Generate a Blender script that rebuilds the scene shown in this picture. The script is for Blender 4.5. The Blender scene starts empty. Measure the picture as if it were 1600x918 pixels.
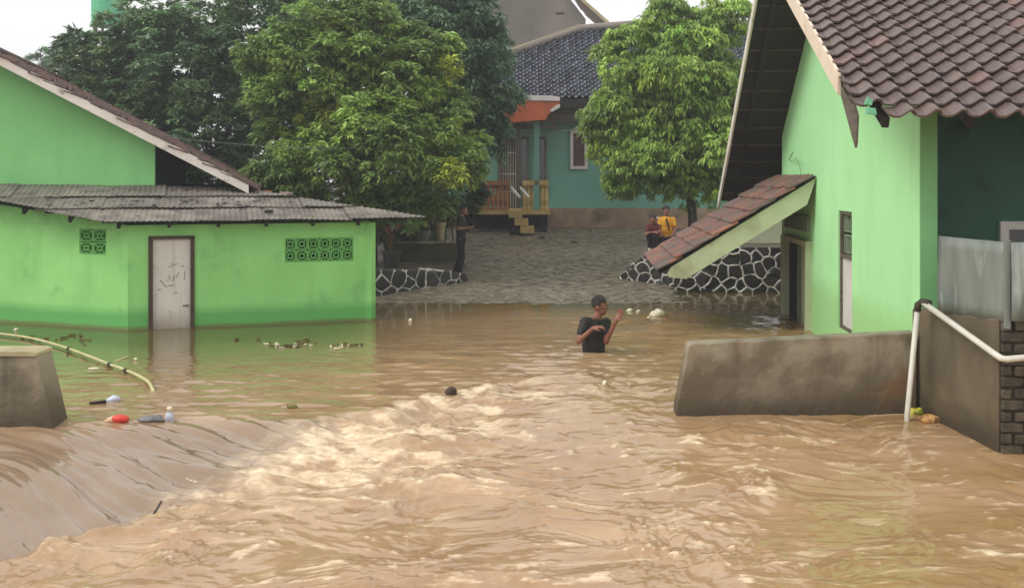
import bpy, bmesh, math, random
import numpy as np
from mathutils import Vector, Matrix

random.seed(7); rng = np.random.default_rng(7)
scene = bpy.context.scene
COL = scene.collection

# ------------------------------------------------------------------ camera, sky, sun, exposure
F = 1600.0; HZ = 280.0; CH = 2.3            # focal length in photo pixels, horizon row, camera height over the water
cam_d = bpy.data.cameras.new('camera'); cam = bpy.data.objects.new('camera', cam_d); COL.objects.link(cam)
cam_d.sensor_width = 36.0; cam_d.lens = 36.0 * F / 1600.0
cam.location = (0, 0, CH); cam.rotation_euler = (math.pi / 2, 0, 0)
cam_d.shift_y = -(459.0 - HZ) / 1600.0
cam_d.clip_start = 0.05; cam_d.clip_end = 2000
scene.camera = cam

SUN_ELEV = math.radians(42); SUN_AZ = math.radians(-112)     # light comes from the left, a little behind the camera
world = bpy.data.worlds.new('World'); scene.world = world; world.use_nodes = True
wn = world.node_tree; wn.nodes.clear()
wo = wn.nodes.new('ShaderNodeOutputWorld'); wb = wn.nodes.new('ShaderNodeBackground')
sky = wn.nodes.new('ShaderNodeTexSky'); sky.sky_type = 'NISHITA'; sky.sun_disc = False
sky.sun_elevation = SUN_ELEV; sky.sun_rotation = SUN_AZ; sky.air_density = 1.0; sky.dust_density = 4.0
hs = wn.nodes.new('ShaderNodeHueSaturation'); hs.inputs['Saturation'].default_value = 0.12
mx = wn.nodes.new('ShaderNodeMix'); mx.data_type = 'RGBA'; mx.inputs['Factor'].default_value = 0.86
mx.inputs['B'].default_value = (9.9, 9.9, 9.9, 1)            # even cloud deck over the clear sky
wn.links.new(sky.outputs[0], hs.inputs['Color']); wn.links.new(hs.outputs[0], mx.inputs['A'])
wn.links.new(mx.outputs['Result'], wb.inputs['Color']); wb.inputs['Strength'].default_value = 0.1
wn.links.new(wb.outputs[0], wo.inputs['Surface'])

sun_d = bpy.data.lights.new('sun', 'SUN'); sun = bpy.data.objects.new('sun', sun_d); COL.objects.link(sun)
sun_d.energy = 1.3; sun_d.angle = math.radians(25); sun_d.color = (1.0, 0.975, 0.94)
sv = Vector((math.sin(SUN_AZ) * math.cos(SUN_ELEV), math.cos(SUN_AZ) * math.cos(SUN_ELEV), math.sin(SUN_ELEV)))
sun.rotation_euler = sv.to_track_quat('Z', 'Y').to_euler()
scene.view_settings.view_transform = 'Standard'; scene.view_settings.look = 'None'
scene.view_settings.exposure = 0.27; scene.view_settings.gamma = 1.0
scene.render.engine = 'CYCLES'
scene.cycles.use_denoising = True
scene.cycles.max_bounces = 6; scene.cycles.diffuse_bounces = 3; scene.cycles.glossy_bounces = 3
scene.cycles.transparent_max_bounces = 8; scene.cycles.caustics_reflective = False; scene.cycles.caustics_refractive = False

# ------------------------------------------------------------------ helpers
def S(r, g, b):                                   # sRGB 0-255 -> linear rgba
    f = lambda c: (c / 255) / 12.92 if c / 255 <= 0.04045 else ((c / 255 + 0.055) / 1.055) ** 2.4
    return (f(r), f(g), f(b), 1)

def mat(name, c1, c2=None, rough=0.7, scale=3.0, detail=6.0, bump=0.0, bscale=None, spec=0.5, metal=0.0,
        lohi=(0.35, 0.65), rnd=0.0, stretch=(1, 1, 1), c3=None, s3=1.0, lo3=(0.55, 0.7), attr=None, bdist=0.02):
    m = bpy.data.materials.new(name); m.use_nodes = True
    nt = m.node_tree; N = nt.nodes; L = nt.links; b = N['Principled BSDF']
    tc = N.new('ShaderNodeTexCoord'); mp = N.new('ShaderNodeMapping'); mp.inputs['Scale'].default_value = stretch
    L.new(tc.outputs['Object'], mp.inputs['Vector'])
    oi = N.new('ShaderNodeObjectInfo')
    va = N.new('ShaderNodeVectorMath'); va.operation = 'ADD'; L.new(mp.outputs[0], va.inputs[0])
    ms = N.new('ShaderNodeMath'); ms.operation = 'MULTIPLY'; ms.inputs[1].default_value = 37.0 if rnd > 0 else 0.0
    L.new(oi.outputs['Random'], ms.inputs[0]); L.new(ms.outputs[0], va.inputs[1])
    def noise(sc, det=6.0):
        n = N.new('ShaderNodeTexNoise'); n.inputs['Scale'].default_value = sc; n.inputs['Detail'].default_value = det
        L.new(va.outputs[0], n.inputs['Vector']); return n
    def ramp(src, lo, hi):
        r = N.new('ShaderNodeMapRange'); r.inputs['From Min'].default_value = lo; r.inputs['From Max'].default_value = hi
        L.new(src, r.inputs['Value']); return r.outputs[0]
    n = noise(scale, detail)
    mixn = N.new('ShaderNodeMix'); mixn.data_type = 'RGBA'
    mixn.inputs['A'].default_value = c1; mixn.inputs['B'].default_value = c2 or c1
    L.new(ramp(n.outputs['Fac'], *lohi), mixn.inputs['Factor'])
    out = mixn.outputs['Result']
    if c3:
        n3 = noise(s3, 8.0); m3 = N.new('ShaderNodeMix'); m3.data_type = 'RGBA'; L.new(out, m3.inputs['A'])
        m3.inputs['B'].default_value = c3; L.new(ramp(n3.outputs['Fac'], *lo3), m3.inputs['Factor']); out = m3.outputs['Result']
    if rnd > 0:
        h = N.new('ShaderNodeHueSaturation'); L.new(out, h.inputs['Color'])
        r = N.new('ShaderNodeMapRange'); r.inputs['To Min'].default_value = 1 - rnd; r.inputs['To Max'].default_value = 1 + rnd
        L.new(oi.outputs['Random'], r.inputs['Value']); L.new(r.outputs[0], h.inputs['Value']); out = h.outputs[0]
    if attr:
        at = N.new('ShaderNodeAttribute'); at.attribute_name = attr
        mm = N.new('ShaderNodeMix'); mm.data_type = 'RGBA'; mm.blend_type = 'MULTIPLY'; mm.inputs['Factor'].default_value = 1
        L.new(out, mm.inputs['A']); L.new(at.outputs['Color'], mm.inputs['B']); out = mm.outputs['Result']
    L.new(out, b.inputs['Base Color'])
    b.inputs['Roughness'].default_value = rough; b.inputs['Metallic'].default_value = metal
    b.inputs['Specular IOR Level'].default_value = spec
    if bump:
        nb = noise(bscale or scale * 6, 5.0); bp = N.new('ShaderNodeBump'); bp.inputs['Strength'].default_value = bump
        bp.inputs['Distance'].default_value = bdist
        L.new(nb.outputs['Fac'], bp.inputs['Height']); L.new(bp.outputs[0], b.inputs['Normal'])
    m['out'] = 0
    return m

def add_band(m, colour, z0, z1, noise_scale=2.0, axis='Z', amount=1.0, wob=0.25):
    """a stain or second coat of paint below a wavering height (object z between z0 full and z1 none)"""
    nt = m.node_tree; N = nt.nodes; L = nt.links; b = N['Principled BSDF']
    src = b.inputs['Base Color'].links[0].from_socket
    tc = N.new('ShaderNodeTexCoord'); g = N.new('ShaderNodeNewGeometry')
    sp = N.new('ShaderNodeSeparateXYZ'); L.new(g.outputs['Position'], sp.inputs[0])
    n = N.new('ShaderNodeTexNoise'); n.inputs['Scale'].default_value = noise_scale; n.inputs['Detail'].default_value = 5; L.new(g.outputs['Position'], n.inputs['Vector'])
    ma = N.new('ShaderNodeMath'); ma.operation = 'MULTIPLY_ADD'; ma.inputs[1].default_value = wob; L.new(n.outputs['Fac'], ma.inputs[0]); L.new(sp.outputs[axis], ma.inputs[2])
    r = N.new('ShaderNodeMapRange'); r.inputs['From Min'].default_value = z1 + wob / 2; r.inputs['From Max'].default_value = z0 + wob / 2
    r.inputs['To Max'].default_value = amount
    L.new(ma.outputs[0], r.inputs['Value'])
    mm = N.new('ShaderNodeMix'); mm.data_type = 'RGBA'; L.new(src, mm.inputs['A']); mm.inputs['B'].default_value = colour
    L.new(r.outputs[0], mm.inputs['Factor']); L.new(mm.outputs['Result'], b.inputs['Base Color'])

def empty(name, loc, label=None, cat=None, group=None):
    o = bpy.data.objects.new(name, None); COL.objects.link(o); o.location = loc; o.empty_display_size = 0.3
    if label: o['label'] = label
    if cat: o['category'] = cat
    if group: o['group'] = group
    return o
def tag(o, label, cat, group=None):
    o['label'] = label; o['category'] = cat
    if group: o['group'] = group
    return o
def origin(p):
    v = Vector((0, 0, 0))
    while p is not None: v = v + p.location; p = p.parent
    return v

class MB:
    """collects quads, boxes, tubes in world coordinates; build() links them as one mesh object"""
    def __init__(s): s.v = []; s.f = []
    def add(s, vs, fs):
        k = len(s.v); s.v += [tuple(v) for v in vs]; s.f += [tuple(i + k for i in f) for f in fs]; return s
    def box(s, c, d, rz=0.0, R=None):
        hx, hy, hz = d[0] / 2, d[1] / 2, d[2] / 2; c = Vector(c)
        M = R or Matrix.Rotation(rz, 3, 'Z')
        vs = [c + M @ Vector((x * hx, y * hy, z * hz)) for x in (-1, 1) for y in (-1, 1) for z in (-1, 1)]
        return s.add(vs, [(0, 1, 3, 2), (4, 6, 7, 5), (0, 4, 5, 1), (2, 3, 7, 6), (0, 2, 6, 4), (1, 5, 7, 3)])
    def prism(s, pts, off):
        """pts: 3-D polygon; off: extrusion vector"""
        n = len(pts); off = Vector(off); a = [Vector(p) for p in pts]; bb = [p + off for p in a]
        fs = [tuple(range(n)), tuple(range(2 * n - 1, n - 1, -1))] + [(i, i + n, (i + 1) % n + n, (i + 1) % n) for i in range(n)]
        return s.add(a + bb, fs)
    def beam(s, p, q, w, h, up=(0, 0, 1)):
        p, q = Vector(p), Vector(q); d = (q - p).normalized(); u = Vector(up); sd = d.cross(u).normalized() * (w / 2); uu = sd.cross(d).normalized() * (h / 2)
        vs = [b + sx * sd + sz * uu for b in (p, q) for sx, sz in ((-1, -1), (1, -1), (1, 1), (-1, 1))]
        return s.add(vs, [(0, 1, 2, 3), (7, 6, 5, 4), (0, 4, 5, 1), (1, 5, 6, 2), (2, 6, 7, 3), (3, 7, 4, 0)])
    def tube(s, pts, r, n=8, caps=True):
        pts = [Vector(p) for p in pts]; rs = r if isinstance(r, (list, tuple)) else [r] * len(pts)
        k = len(s.v); prev = None
        for i, p in enumerate(pts):
            d = (pts[min(i + 1, len(pts) - 1)] - pts[max(i - 1, 0)]).normalized()
            if prev is None:
                a = d.cross(Vector((0, 0, 1)));
                if a.length < 0.1: a = d.cross(Vector((1, 0, 0)))
            else: a = prev - d * prev.dot(d)
            a.normalize(); prev = a; b = d.cross(a)
            for j in range(n):
                t = 2 * math.pi * j / n; s.v.append(tuple(p + (a * math.cos(t) + b * math.sin(t)) * rs[i]))
        for i in range(len(pts) - 1):
            for j in range(n):
                s.f.append((k + i * n + j, k + i * n + (j + 1) % n, k + (i + 1) * n + (j + 1) % n, k + (i + 1) * n + j))
        if caps:
            s.f.append(tuple(k + j for j in range(n - 1, -1, -1))); s.f.append(tuple(k + (len(pts) - 1) * n + j for j in range(n)))
        return s
    def ball(s, c, r, seg=12, rings=8, R=None):
        c = Vector(c); r = Vector(r) if not isinstance(r, (int, float)) else Vector((r, r, r)); k = len(s.v)
        M = R or Matrix.Identity(3)
        s.v.append(tuple(c + M @ Vector((0, 0, r.z))))
        for i in range(1, rings):
            ph = math.pi * i / rings
            for j in range(seg):
                t = 2 * math.pi * j / seg
                s.v.append(tuple(c + M @ Vector((r.x * math.sin(ph) * math.cos(t), r.y * math.sin(ph) * math.sin(t), r.z * math.cos(ph)))))
        s.v.append(tuple(c + M @ Vector((0, 0, -r.z)))); e = len(s.v) - 1
        for j in range(seg):
            s.f.append((k, k + 1 + j, k + 1 + (j + 1) % seg)); s.f.append((e, e - seg + (j + 1) % seg, e - seg + j))
        for i in range(rings - 2):
            for j in range(seg):
                a = k + 1 + i * seg + j; b = k + 1 + i * seg + (j + 1) % seg
                s.f.append((a, a + seg, b + seg, b))
        return s
    def lathe(s, c, prof, n=16):
        k = len(s.v)
        for (r, z) in prof:
            for j in range(n):
                t = 2 * math.pi * j / n; s.v.append((c[0] + r * math.cos(t), c[1] + r * math.sin(t), c[2] + z))
        for i in range(len(prof) - 1):
            for j in range(n):
                s.f.append((k + i * n + j, k + i * n + (j + 1) % n, k + (i + 1) * n + (j + 1) % n, k + (i + 1) * n + j))
        s.f.append(tuple(k + j for j in range(n - 1, -1, -1))); s.f.append(tuple(k + (len(prof) - 1) * n + j for j in range(n)))
        return s
    def mesh(s, name, m, smooth=False, off=(0, 0, 0)):
        me = bpy.data.meshes.new(name); o = Vector(off)
        me.from_pydata([tuple(Vector(v) - o) for v in s.v], [], s.f)
        bm = bmesh.new(); bm.from_mesh(me); bmesh.ops.recalc_face_normals(bm, faces=bm.faces); bm.to_mesh(me); bm.free()
        if smooth: me.shade_smooth()
        if m: me.materials.append(m)
        return me
    def build(s, name, m, parent=None, loc=None, smooth=False, bevel=0.0, kind=None, label=None):
        base = origin(parent) + (Vector(loc) if loc is not None else Vector((0, 0, 0))) if parent is not None else Vector(loc or (0, 0, 0))
        me = s.mesh(name, m, smooth, base)
        if bevel:
            bm = bmesh.new(); bm.from_mesh(me); bmesh.ops.bevel(bm, geom=list(bm.edges), offset=bevel, segments=1, affect='EDGES', clamp_overlap=True); bm.to_mesh(me); bm.free()
        o = bpy.data.objects.new(name, me); COL.objects.link(o); o.location = loc or (0, 0, 0)
        if parent is not None: o.parent = parent
        if kind: o['kind'] = kind
        if label: o['label'] = label
        return o

def inst(name, me, parent, M):
    """one piece sharing mesh data, placed by the world matrix M"""
    o = bpy.data.objects.new(name, me); COL.objects.link(o)
    if parent is not None:
        o.parent = parent; M = Matrix.Translation(-origin(parent)) @ M
    o.matrix_basis = M
    return o

def frame(o, x, y, z):
    """4x4 matrix from an origin and three axes"""
    M = Matrix.Identity(4)
    for i in range(3): M[i][0] = x[i]; M[i][1] = y[i]; M[i][2] = z[i]; M[i][3] = o[i]
    return M

def holed_wall(mb, p0, p1, z0, z1, th, holes, back=1):
    """upright wall from p0 to p1 (xy); holes are (s0, s1, za, zb); thickness goes to the left of p0->p1 times back"""
    d = Vector((p1[0] - p0[0], p1[1] - p0[1], 0)); L = d.length; d.normalize(); n = Vector((-d.y, d.x, 0)) * th * back
    ss = sorted(set([0, L] + [h[0] for h in holes] + [h[1] for h in holes])); zs = sorted(set([z0, z1] + [h[2] for h in holes] + [h[3] for h in holes]))
    P = lambda s, z, k: Vector((p0[0], p0[1], z)) + d * s + n * k
    inside = lambda s, z: any(h[0] < s < h[1] and h[2] < z < h[3] for h in holes) or not (0 < s < L and z0 < z < z1)
    for i in range(len(ss) - 1):
        for j in range(len(zs) - 1):
            s, z = (ss[i] + ss[i + 1]) / 2, (zs[j] + zs[j + 1]) / 2
            if inside(s, z): continue
            a, b, c, e = ss[i], ss[i + 1], zs[j], zs[j + 1]
            for k in (0, 1): mb.add([P(a, c, k), P(b, c, k), P(b, e, k), P(a, e, k)], [(0, 1, 2, 3)])
            nb = [(a - 1e-4, z, (a, c, a, e)), (b + 1e-4, z, (b, c, b, e)), (s, c - 1e-4, (a, c, b, c)), (s, e + 1e-4, (a, e, b, e))]
            for (q, w, (x0, y0, x1, y1)) in nb:
                if inside(q, w): mb.add([P(x0, y0, 0), P(x1, y1, 0), P(x1, y1, 1), P(x0, y0, 1)], [(0, 1, 2, 3)])
    return mb

# ------------------------------------------------------------------ 2-D noise for meshes
_perm = np.random.default_rng(3).permutation(512)
_perm = np.concatenate([_perm, _perm]); _ga = np.random.default_rng(4).random(1024) * 2 * np.pi
def gnoise(x, y):
    xi = np.floor(x).astype(int); yi = np.floor(y).astype(int); fx = x - xi; fy = y - yi
    u = fx ** 3 * (fx * (fx * 6 - 15) + 10); v = fy ** 3 * (fy * (fy * 6 - 15) + 10)
    def g(ix, iy, dx, dy):
        h = _ga[_perm[(_perm[ix & 511] + iy) & 511]]; return np.cos(h) * dx + np.sin(h) * dy
    a = g(xi, yi, fx, fy); b = g(xi + 1, yi, fx - 1, fy); c = g(xi, yi + 1, fx, fy - 1); d = g(xi + 1, yi + 1, fx - 1, fy - 1)
    return 1.5 * ((a * (1 - u) + b * u) * (1 - v) + (c * (1 - u) + d * u) * v)
def fbm(x, y, o=4, gain=0.5):
    r = 0; a = 1.0
    for i in range(o): r = r + a * gnoise(x * 2 ** i + 17.3 * i, y * 2 ** i + 9.1 * i); a *= gain
    return r
def sstep(x, a, b):
    t = np.clip((x - a) / (b - a), 0, 1); return t * t * (3 - 2 * t)

# ------------------------------------------------------------------ materials
M = {}
M['paint_shed'] = mat('green_paint_shed', S(158, 228, 134), S(146, 216, 122), 0.6, 1.4, bump=0.12, bscale=30, c3=S(124, 190, 112), s3=2.3, lo3=(0.58, 0.8))
add_band(M['paint_shed'], S(92, 176, 88), 0.20, 0.36, 1.2, wob=0.08, amount=0.85)
add_band(M['paint_shed'], S(118, 116, 66), 0.03, 0.06, 3, wob=0.06, amount=0.75)
M['paint_left'] = mat('green_paint_gable', S(146, 222, 140), S(136, 212, 130), 0.6, 1.0, bump=0.1, bscale=30)
M['paint_right'] = mat('light_green_paint', S(186, 248, 180), S(178, 241, 170), 0.6, 0.9, bump=0.1, bscale=25, c3=S(176, 232, 160), s3=1.6, lo3=(0.6, 0.8))
add_band(M['paint_right'], S(150, 200, 120), 0.62, 0.95, 6, wob=0.25, amount=0.6)
M['paint_pilaster'] = mat('shaded_green_paint', S(128, 190, 126), S(116, 178, 116), 0.6, 2)  # shade of the wall's end face put into a darker green
M['teal_dark'] = mat('dark_teal_paint', S(44, 100, 80), S(36, 90, 72), 0.6, 1.2, c3=S(20, 64, 50), s3=3)
M['teal'] = mat('teal_paint', S(116, 170, 155), S(106, 160, 145), 0.6, 0.6, bump=0.08)
M['tile'] = mat('brown_concrete_tile', S(114, 94, 87), S(92, 77, 72), 0.4, 7, bump=0.25, bscale=40, rnd=0.1, c3=S(104, 92, 88), s3=5, lo3=(0.5, 0.75), bdist=0.005)
M['tile_new'] = mat('pinkish_clay_tile', S(132, 102, 96), S(112, 88, 82), 0.4, 7, bump=0.2, bscale=40, rnd=0.1)
M['tile_awning'] = mat('weathered_clay_tile', S(150, 92, 68), S(108, 84, 74), 0.5, 4, bump=0.4, bscale=30, rnd=0.22, c3=S(104, 92, 86), s3=3, lo3=(0.45, 0.6), bdist=0.01)
M['tile_far'] = mat('dark_glazed_tile', S(104, 106, 118), S(70, 73, 84), 0.2, 4, rnd=0.25, spec=0.8)
M['tile_rust'] = mat('reddish_brown_tile', S(96, 66, 56), S(70, 52, 46), 0.6, 6, bump=0.4, bscale=40, rnd=0.3)
M['tile_orange'] = mat('broken_orange_tile', S(176, 104, 72), S(140, 90, 68), 0.7, 6, rnd=0.2)
M['tile_pink'] = mat('pale_pinkish_tile', S(168, 140, 130), S(140, 116, 108), 0.7, 6, rnd=0.15)
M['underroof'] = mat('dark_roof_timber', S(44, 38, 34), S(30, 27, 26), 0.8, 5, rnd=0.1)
M['board_white'] = mat('off_white_barge_board', S(236, 228, 220), S(222, 212, 202), 0.6, 3, bump=0.1, c3=S(140, 124, 108), s3=4, lo3=(0.62, 0.75), stretch=(1, 1, 1))
M['board_cream'] = mat('cream_barge_board', S(240, 222, 200), S(228, 208, 184), 0.6, 3, bump=0.1, c3=S(160, 136, 110), s3=3, lo3=(0.62, 0.8))
M['board_green'] = mat('pale_green_board', S(196, 202, 168), S(182, 188, 154), 0.6, 3, bump=0.1, c3=S(140, 136, 100), s3=2, lo3=(0.55, 0.75))
M['wood_grey'] = mat('weathered_grey_wood', S(110, 102, 88), S(84, 76, 64), 0.8, 6, bump=0.3, stretch=(1, 1, 4))
M['wood_brown'] = mat('brown_wood', S(84, 64, 48), S(66, 50, 38), 0.7, 6, bump=0.2)
M['door_white'] = mat('dirty_white_door', S(232, 226, 216), S(222, 214, 204), 0.5, 2.5, bump=0.05, c3=S(130, 118, 108), s3=6, lo3=(0.64, 0.76))
add_band(M['door_white'], S(150, 132, 110), 0.02, 0.3, 4, wob=0.2, amount=0.7)
M['white'] = mat('white_paint', S(226, 220, 216), S(212, 206, 204), 0.45, 3)
M['vent'] = mat('green_vent_block', S(116, 190, 96), S(104, 176, 86), 0.7, 6)
M['vent_grey'] = mat('grey_green_vent', S(140, 158, 128), S(120, 136, 108), 0.7, 6)
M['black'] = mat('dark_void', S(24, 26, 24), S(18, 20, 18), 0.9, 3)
M['sheet'] = mat('weathered_cement_sheet', S(140, 132, 122), S(108, 101, 93), 0.7, 2.2, bump=0.3, bscale=25, c3=S(92, 86, 78), s3=3.0, lo3=(0.5, 0.7), rnd=0.12)
M['concrete'] = mat('wet_stained_concrete', S(152, 142, 120), S(112, 101, 80), 0.55, 2.6, bump=0.6, bscale=14, c3=S(150, 108, 70), s3=1.7, lo3=(0.56, 0.72), lohi=(0.42, 0.6))
add_band(M['concrete'], S(84, 72, 52), 0.05, 0.6, 2.5, wob=0.5, amount=0.75)
M['concrete_shaded'] = mat('shaded_wet_concrete', S(112, 101, 80), S(80, 72, 56), 0.55, 1.2, bump=0.4, bscale=14, c3=S(130, 112, 84), s3=1.4, lo3=(0.5, 0.7), stretch=(1.2, 1.2, 0.9))  # wet concrete, darkened to carry the shade on the yard wall's face
M['concrete_top'] = mat('pale_concrete_cap', S(186, 174, 134), S(160, 148, 112), 0.6, 3, bump=0.3)
M['brick'] = mat('dark_mossy_brick', S(92, 82, 64), S(54, 48, 38), 0.85, 9, bump=0.8, bscale=22, rnd=0.3, c3=S(64, 62, 44), s3=6)
M['mortar'] = mat('dark_mortar', S(74, 66, 50), S(52, 46, 36), 0.9, 8, bump=0.5)
M['zinc'] = mat('dull_zinc_sheet', S(132, 138, 130), S(104, 112, 104), 0.42, 1.4, bump=0.08, bscale=5, c3=S(176, 186, 180), s3=2.3, lo3=(0.55, 0.75), stretch=(2.5, 2.5, 0.6), metal=0.0)
M['pvc'] = mat('white_plastic_pipe', S(222, 218, 206), S(206, 202, 186), 0.35, 4)
M['pvc_yellow'] = mat('yellowed_plastic_pipe', S(214, 206, 156), S(190, 180, 128), 0.4, 4)
M['strap'] = mat('dark_strap', S(60, 56, 40), None, 0.7)
M['stone'] = mat('black_painted_stone', S(56, 52, 48), S(30, 29, 28), 0.45, 5, bump=0.7, bscale=16, rnd=0.45)
M['whiteline'] = mat('white_painted_joint', S(222, 218, 210), S(160, 152, 140), 0.6, 8)
M['paver'] = mat('grey_concrete_paver', S(136, 126, 106), S(108, 100, 84), 0.4, 5, bump=0.3, bscale=30, rnd=0.25)
M['paver_joined'] = mat('grey_concrete_pavers_far', S(136, 126, 106), S(104, 96, 80), 0.5, 5, bump=0.3, bscale=30)
M['joint'] = mat('dark_sandy_joint', S(84, 76, 62), S(70, 64, 52), 0.9, 12)
M['soil'] = mat('wet_brown_soil', S(104, 92, 72), S(76, 68, 54), 0.8, 1.5, bump=0.5, bscale=9, c3=S(72, 80, 50), s3=0.8)
M['brickwall'] = mat('brown_brick_plinth', S(166, 142, 116), S(140, 118, 96), 0.8, 2.5, bump=0.3, c3=S(100, 88, 72), s3=1.5)
M['cream'] = mat('cream_yellow_paint', S(204, 176, 116), S(184, 156, 98), 0.6, 3)
M['orangewood'] = mat('orange_brown_paint', S(176, 122, 78), S(156, 104, 66), 0.6, 3)
M['orange'] = mat('orange_paint', S(206, 104, 62), S(190, 92, 52), 0.55, 2, c3=S(170, 90, 60), s3=2)
M['greywall'] = mat('grey_brown_render', S(146, 136, 126), S(132, 123, 114), 0.85, 0.5, bump=0.2, c3=S(100, 94, 86), s3=0.4, lo3=(0.5, 0.8))
M['tank'] = mat('green_tank_paint', S(96, 196, 146), S(84, 184, 134), 0.5, 0.6)
M['curtain'] = mat('brown_curtain', S(110, 84, 80), S(84, 64, 62), 0.8, 3, stretch=(6, 6, 0.4))
M['glass'] = mat('dark_window_glass', S(40, 46, 50), None, 0.15, spec=0.8)
M['skin'] = mat('brown_skin', S(150, 100, 78), S(136, 88, 68), 0.5, 12)
M['skin_face'] = mat('reddish_brown_skin', S(146, 94, 74), S(126, 80, 62), 0.5, 12)
M['hair'] = mat('black_hair', S(52, 42, 36), S(30, 26, 24), 0.6, 40, bump=0.9, bscale=90)
M['shirt_black'] = mat('black_shirt', S(42, 35, 36), S(24, 20, 22), 0.7, 7, bump=1.0, bscale=9, stretch=(1, 1, .6), bdist=0.03)
M['shirt_maroon'] = mat('maroon_shirt', S(104, 42, 38), S(78, 30, 30), 0.85, 9, bump=0.3)
M['shirt_yellow'] = mat('yellow_orange_shirt', S(232, 168, 44), S(214, 146, 36), 0.8, 6, bump=0.3)
M['trousers'] = mat('dark_trousers', S(30, 26, 28), S(20, 18, 20), 0.85, 9)
M['shoe_white'] = mat('pale_sandal', S(200, 184, 170), None, 0.6)
M['red_plastic'] = mat('red_plastic', S(226, 70, 52), S(206, 58, 44), 0.4, 8)
M['pink_plastic'] = mat('pale_pink_plastic', S(232, 196, 160), None, 0.5)
M['clear_plastic'] = mat('bluish_white_plastic', S(206, 212, 226), S(180, 186, 204), 0.25, 8)
M['foam_white'] = mat('yellowish_white_plastic', S(240, 234, 206), S(220, 210, 176), 0.5, 8, bump=0.4)
M['grey_plastic'] = mat('grey_plastic', S(128, 124, 124), S(100, 98, 100), 0.4, 8)
M['yellow_plastic'] = mat('yellow_green_plastic', S(200, 190, 70), S(130, 140, 50), 0.4, 10, lohi=(0.45, 0.55))
M['orange_plastic'] = mat('orange_tan_plastic', S(214, 164, 96), S(120, 84, 52), 0.5, 14, lohi=(.45, .55), bump=.6)
M['twig'] = mat('dark_wet_wood', S(58, 48, 32), S(36, 30, 22), 0.6, 12)
M['leaf_debris'] = mat('floating_leaf', S(120, 110, 50), S(70, 70, 34), 0.5, 5, rnd=0.3)
M['bark'] = mat('brown_grey_bark', S(84, 74, 62), S(54, 47, 40), 0.9, 6, bump=0.9, bscale=20, stretch=(1, 1, 0.3))
M['pot'] = mat('dark_plant_pot', S(48, 44, 40), S(36, 34, 32), 0.6, 6)
M['pot_grey'] = mat('grey_plant_pot', S(128, 124, 118), S(106, 102, 98), 0.7, 6)
M['cable'] = mat('pale_cable', S(120, 128, 118), None, 0.6)
M['cloth_green'] = mat('mint_green_cloth', S(120, 190, 150), S(100, 170, 130), 0.7, 6)
M['coconut'] = mat('dark_brown_husk', S(78, 58, 50), S(50, 38, 34), 0.8, 10, bump=0.6)

def leaf_mat(name, base, var=0.3, trans=0.3):
    m = bpy.data.materials.new(name); m.use_nodes = True; N = m.node_tree.nodes; L = m.node_tree.links; b = N['Principled BSDF']
    at = N.new('ShaderNodeAttribute'); at.attribute_name = 'tone'
    L.new(at.outputs['Color'], b.inputs['Base Color']); b.inputs['Roughness'].default_value = 0.42; b.inputs['Specular IOR Level'].default_value = 0.45
    t = N.new('ShaderNodeBsdfTranslucent'); L.new(at.outputs['Color'], t.inputs['Color'])
    ms = N.new('ShaderNodeMixShader'); ms.inputs[0].default_value = trans
    L.new(b.outputs[0], ms.inputs[1]); L.new(t.outputs[0], ms.inputs[2]); L.new(ms.outputs[0], N['Material Output'].inputs['Surface'])
    return m
M['leaf'] = leaf_mat('leaf', None)
M['moss'] = mat('mossy_concrete', S(84, 88, 58), S(64, 66, 46), .85, 4, bump=.4)

def streaks(m, colour, amount=.35, sc=3.0):
    """rain-wash streaks down a painted wall"""
    nt = m.node_tree; N = nt.nodes; L = nt.links; b = N['Principled BSDF']; src = b.inputs['Base Color'].links[0].from_socket
    g = N.new('ShaderNodeNewGeometry'); mp = N.new('ShaderNodeMapping'); mp.inputs['Scale'].default_value = (sc, sc, .22); L.new(g.outputs['Position'], mp.inputs['Vector'])
    n = N.new('ShaderNodeTexNoise'); n.inputs['Scale'].default_value = 2.2; n.inputs['Detail'].default_value = 7; L.new(mp.outputs[0], n.inputs['Vector'])
    r = N.new('ShaderNodeMapRange'); r.inputs['From Min'].default_value = .54; r.inputs['From Max'].default_value = .74; r.inputs['To Max'].default_value = amount; L.new(n.outputs['Fac'], r.inputs['Value'])
    mm = N.new('ShaderNodeMix'); mm.data_type = 'RGBA'; L.new(src, mm.inputs['A']); mm.inputs['B'].default_value = colour; L.new(r.outputs[0], mm.inputs['Factor']); L.new(mm.outputs['Result'], b.inputs['Base Color'])
streaks(M['paint_shed'], S(104, 170, 92), .28, 1.2); streaks(M['paint_left'], S(106, 172, 106), .25, 1.2); streaks(M['paint_right'], S(162, 214, 144), .3, 1.2)
streaks(M['concrete'], S(70, 60, 44), .7, 2.0); streaks(M['concrete_shaded'], S(60, 53, 40), .45, 1.6); streaks(M['door_white'], S(140, 124, 108), .4, 6)
streaks(M['zinc'], S(104, 108, 98), .35, 2.5); streaks(M['teal_dark'], S(24, 60, 48), .4, 3)
add_band(M['concrete'], S(62, 52, 36), -.05, .14, 7, wob=.12, amount=.8)
add_band(M['concrete_shaded'], S(52, 44, 32), -.05, .2, 7, wob=.15, amount=.8)
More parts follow.
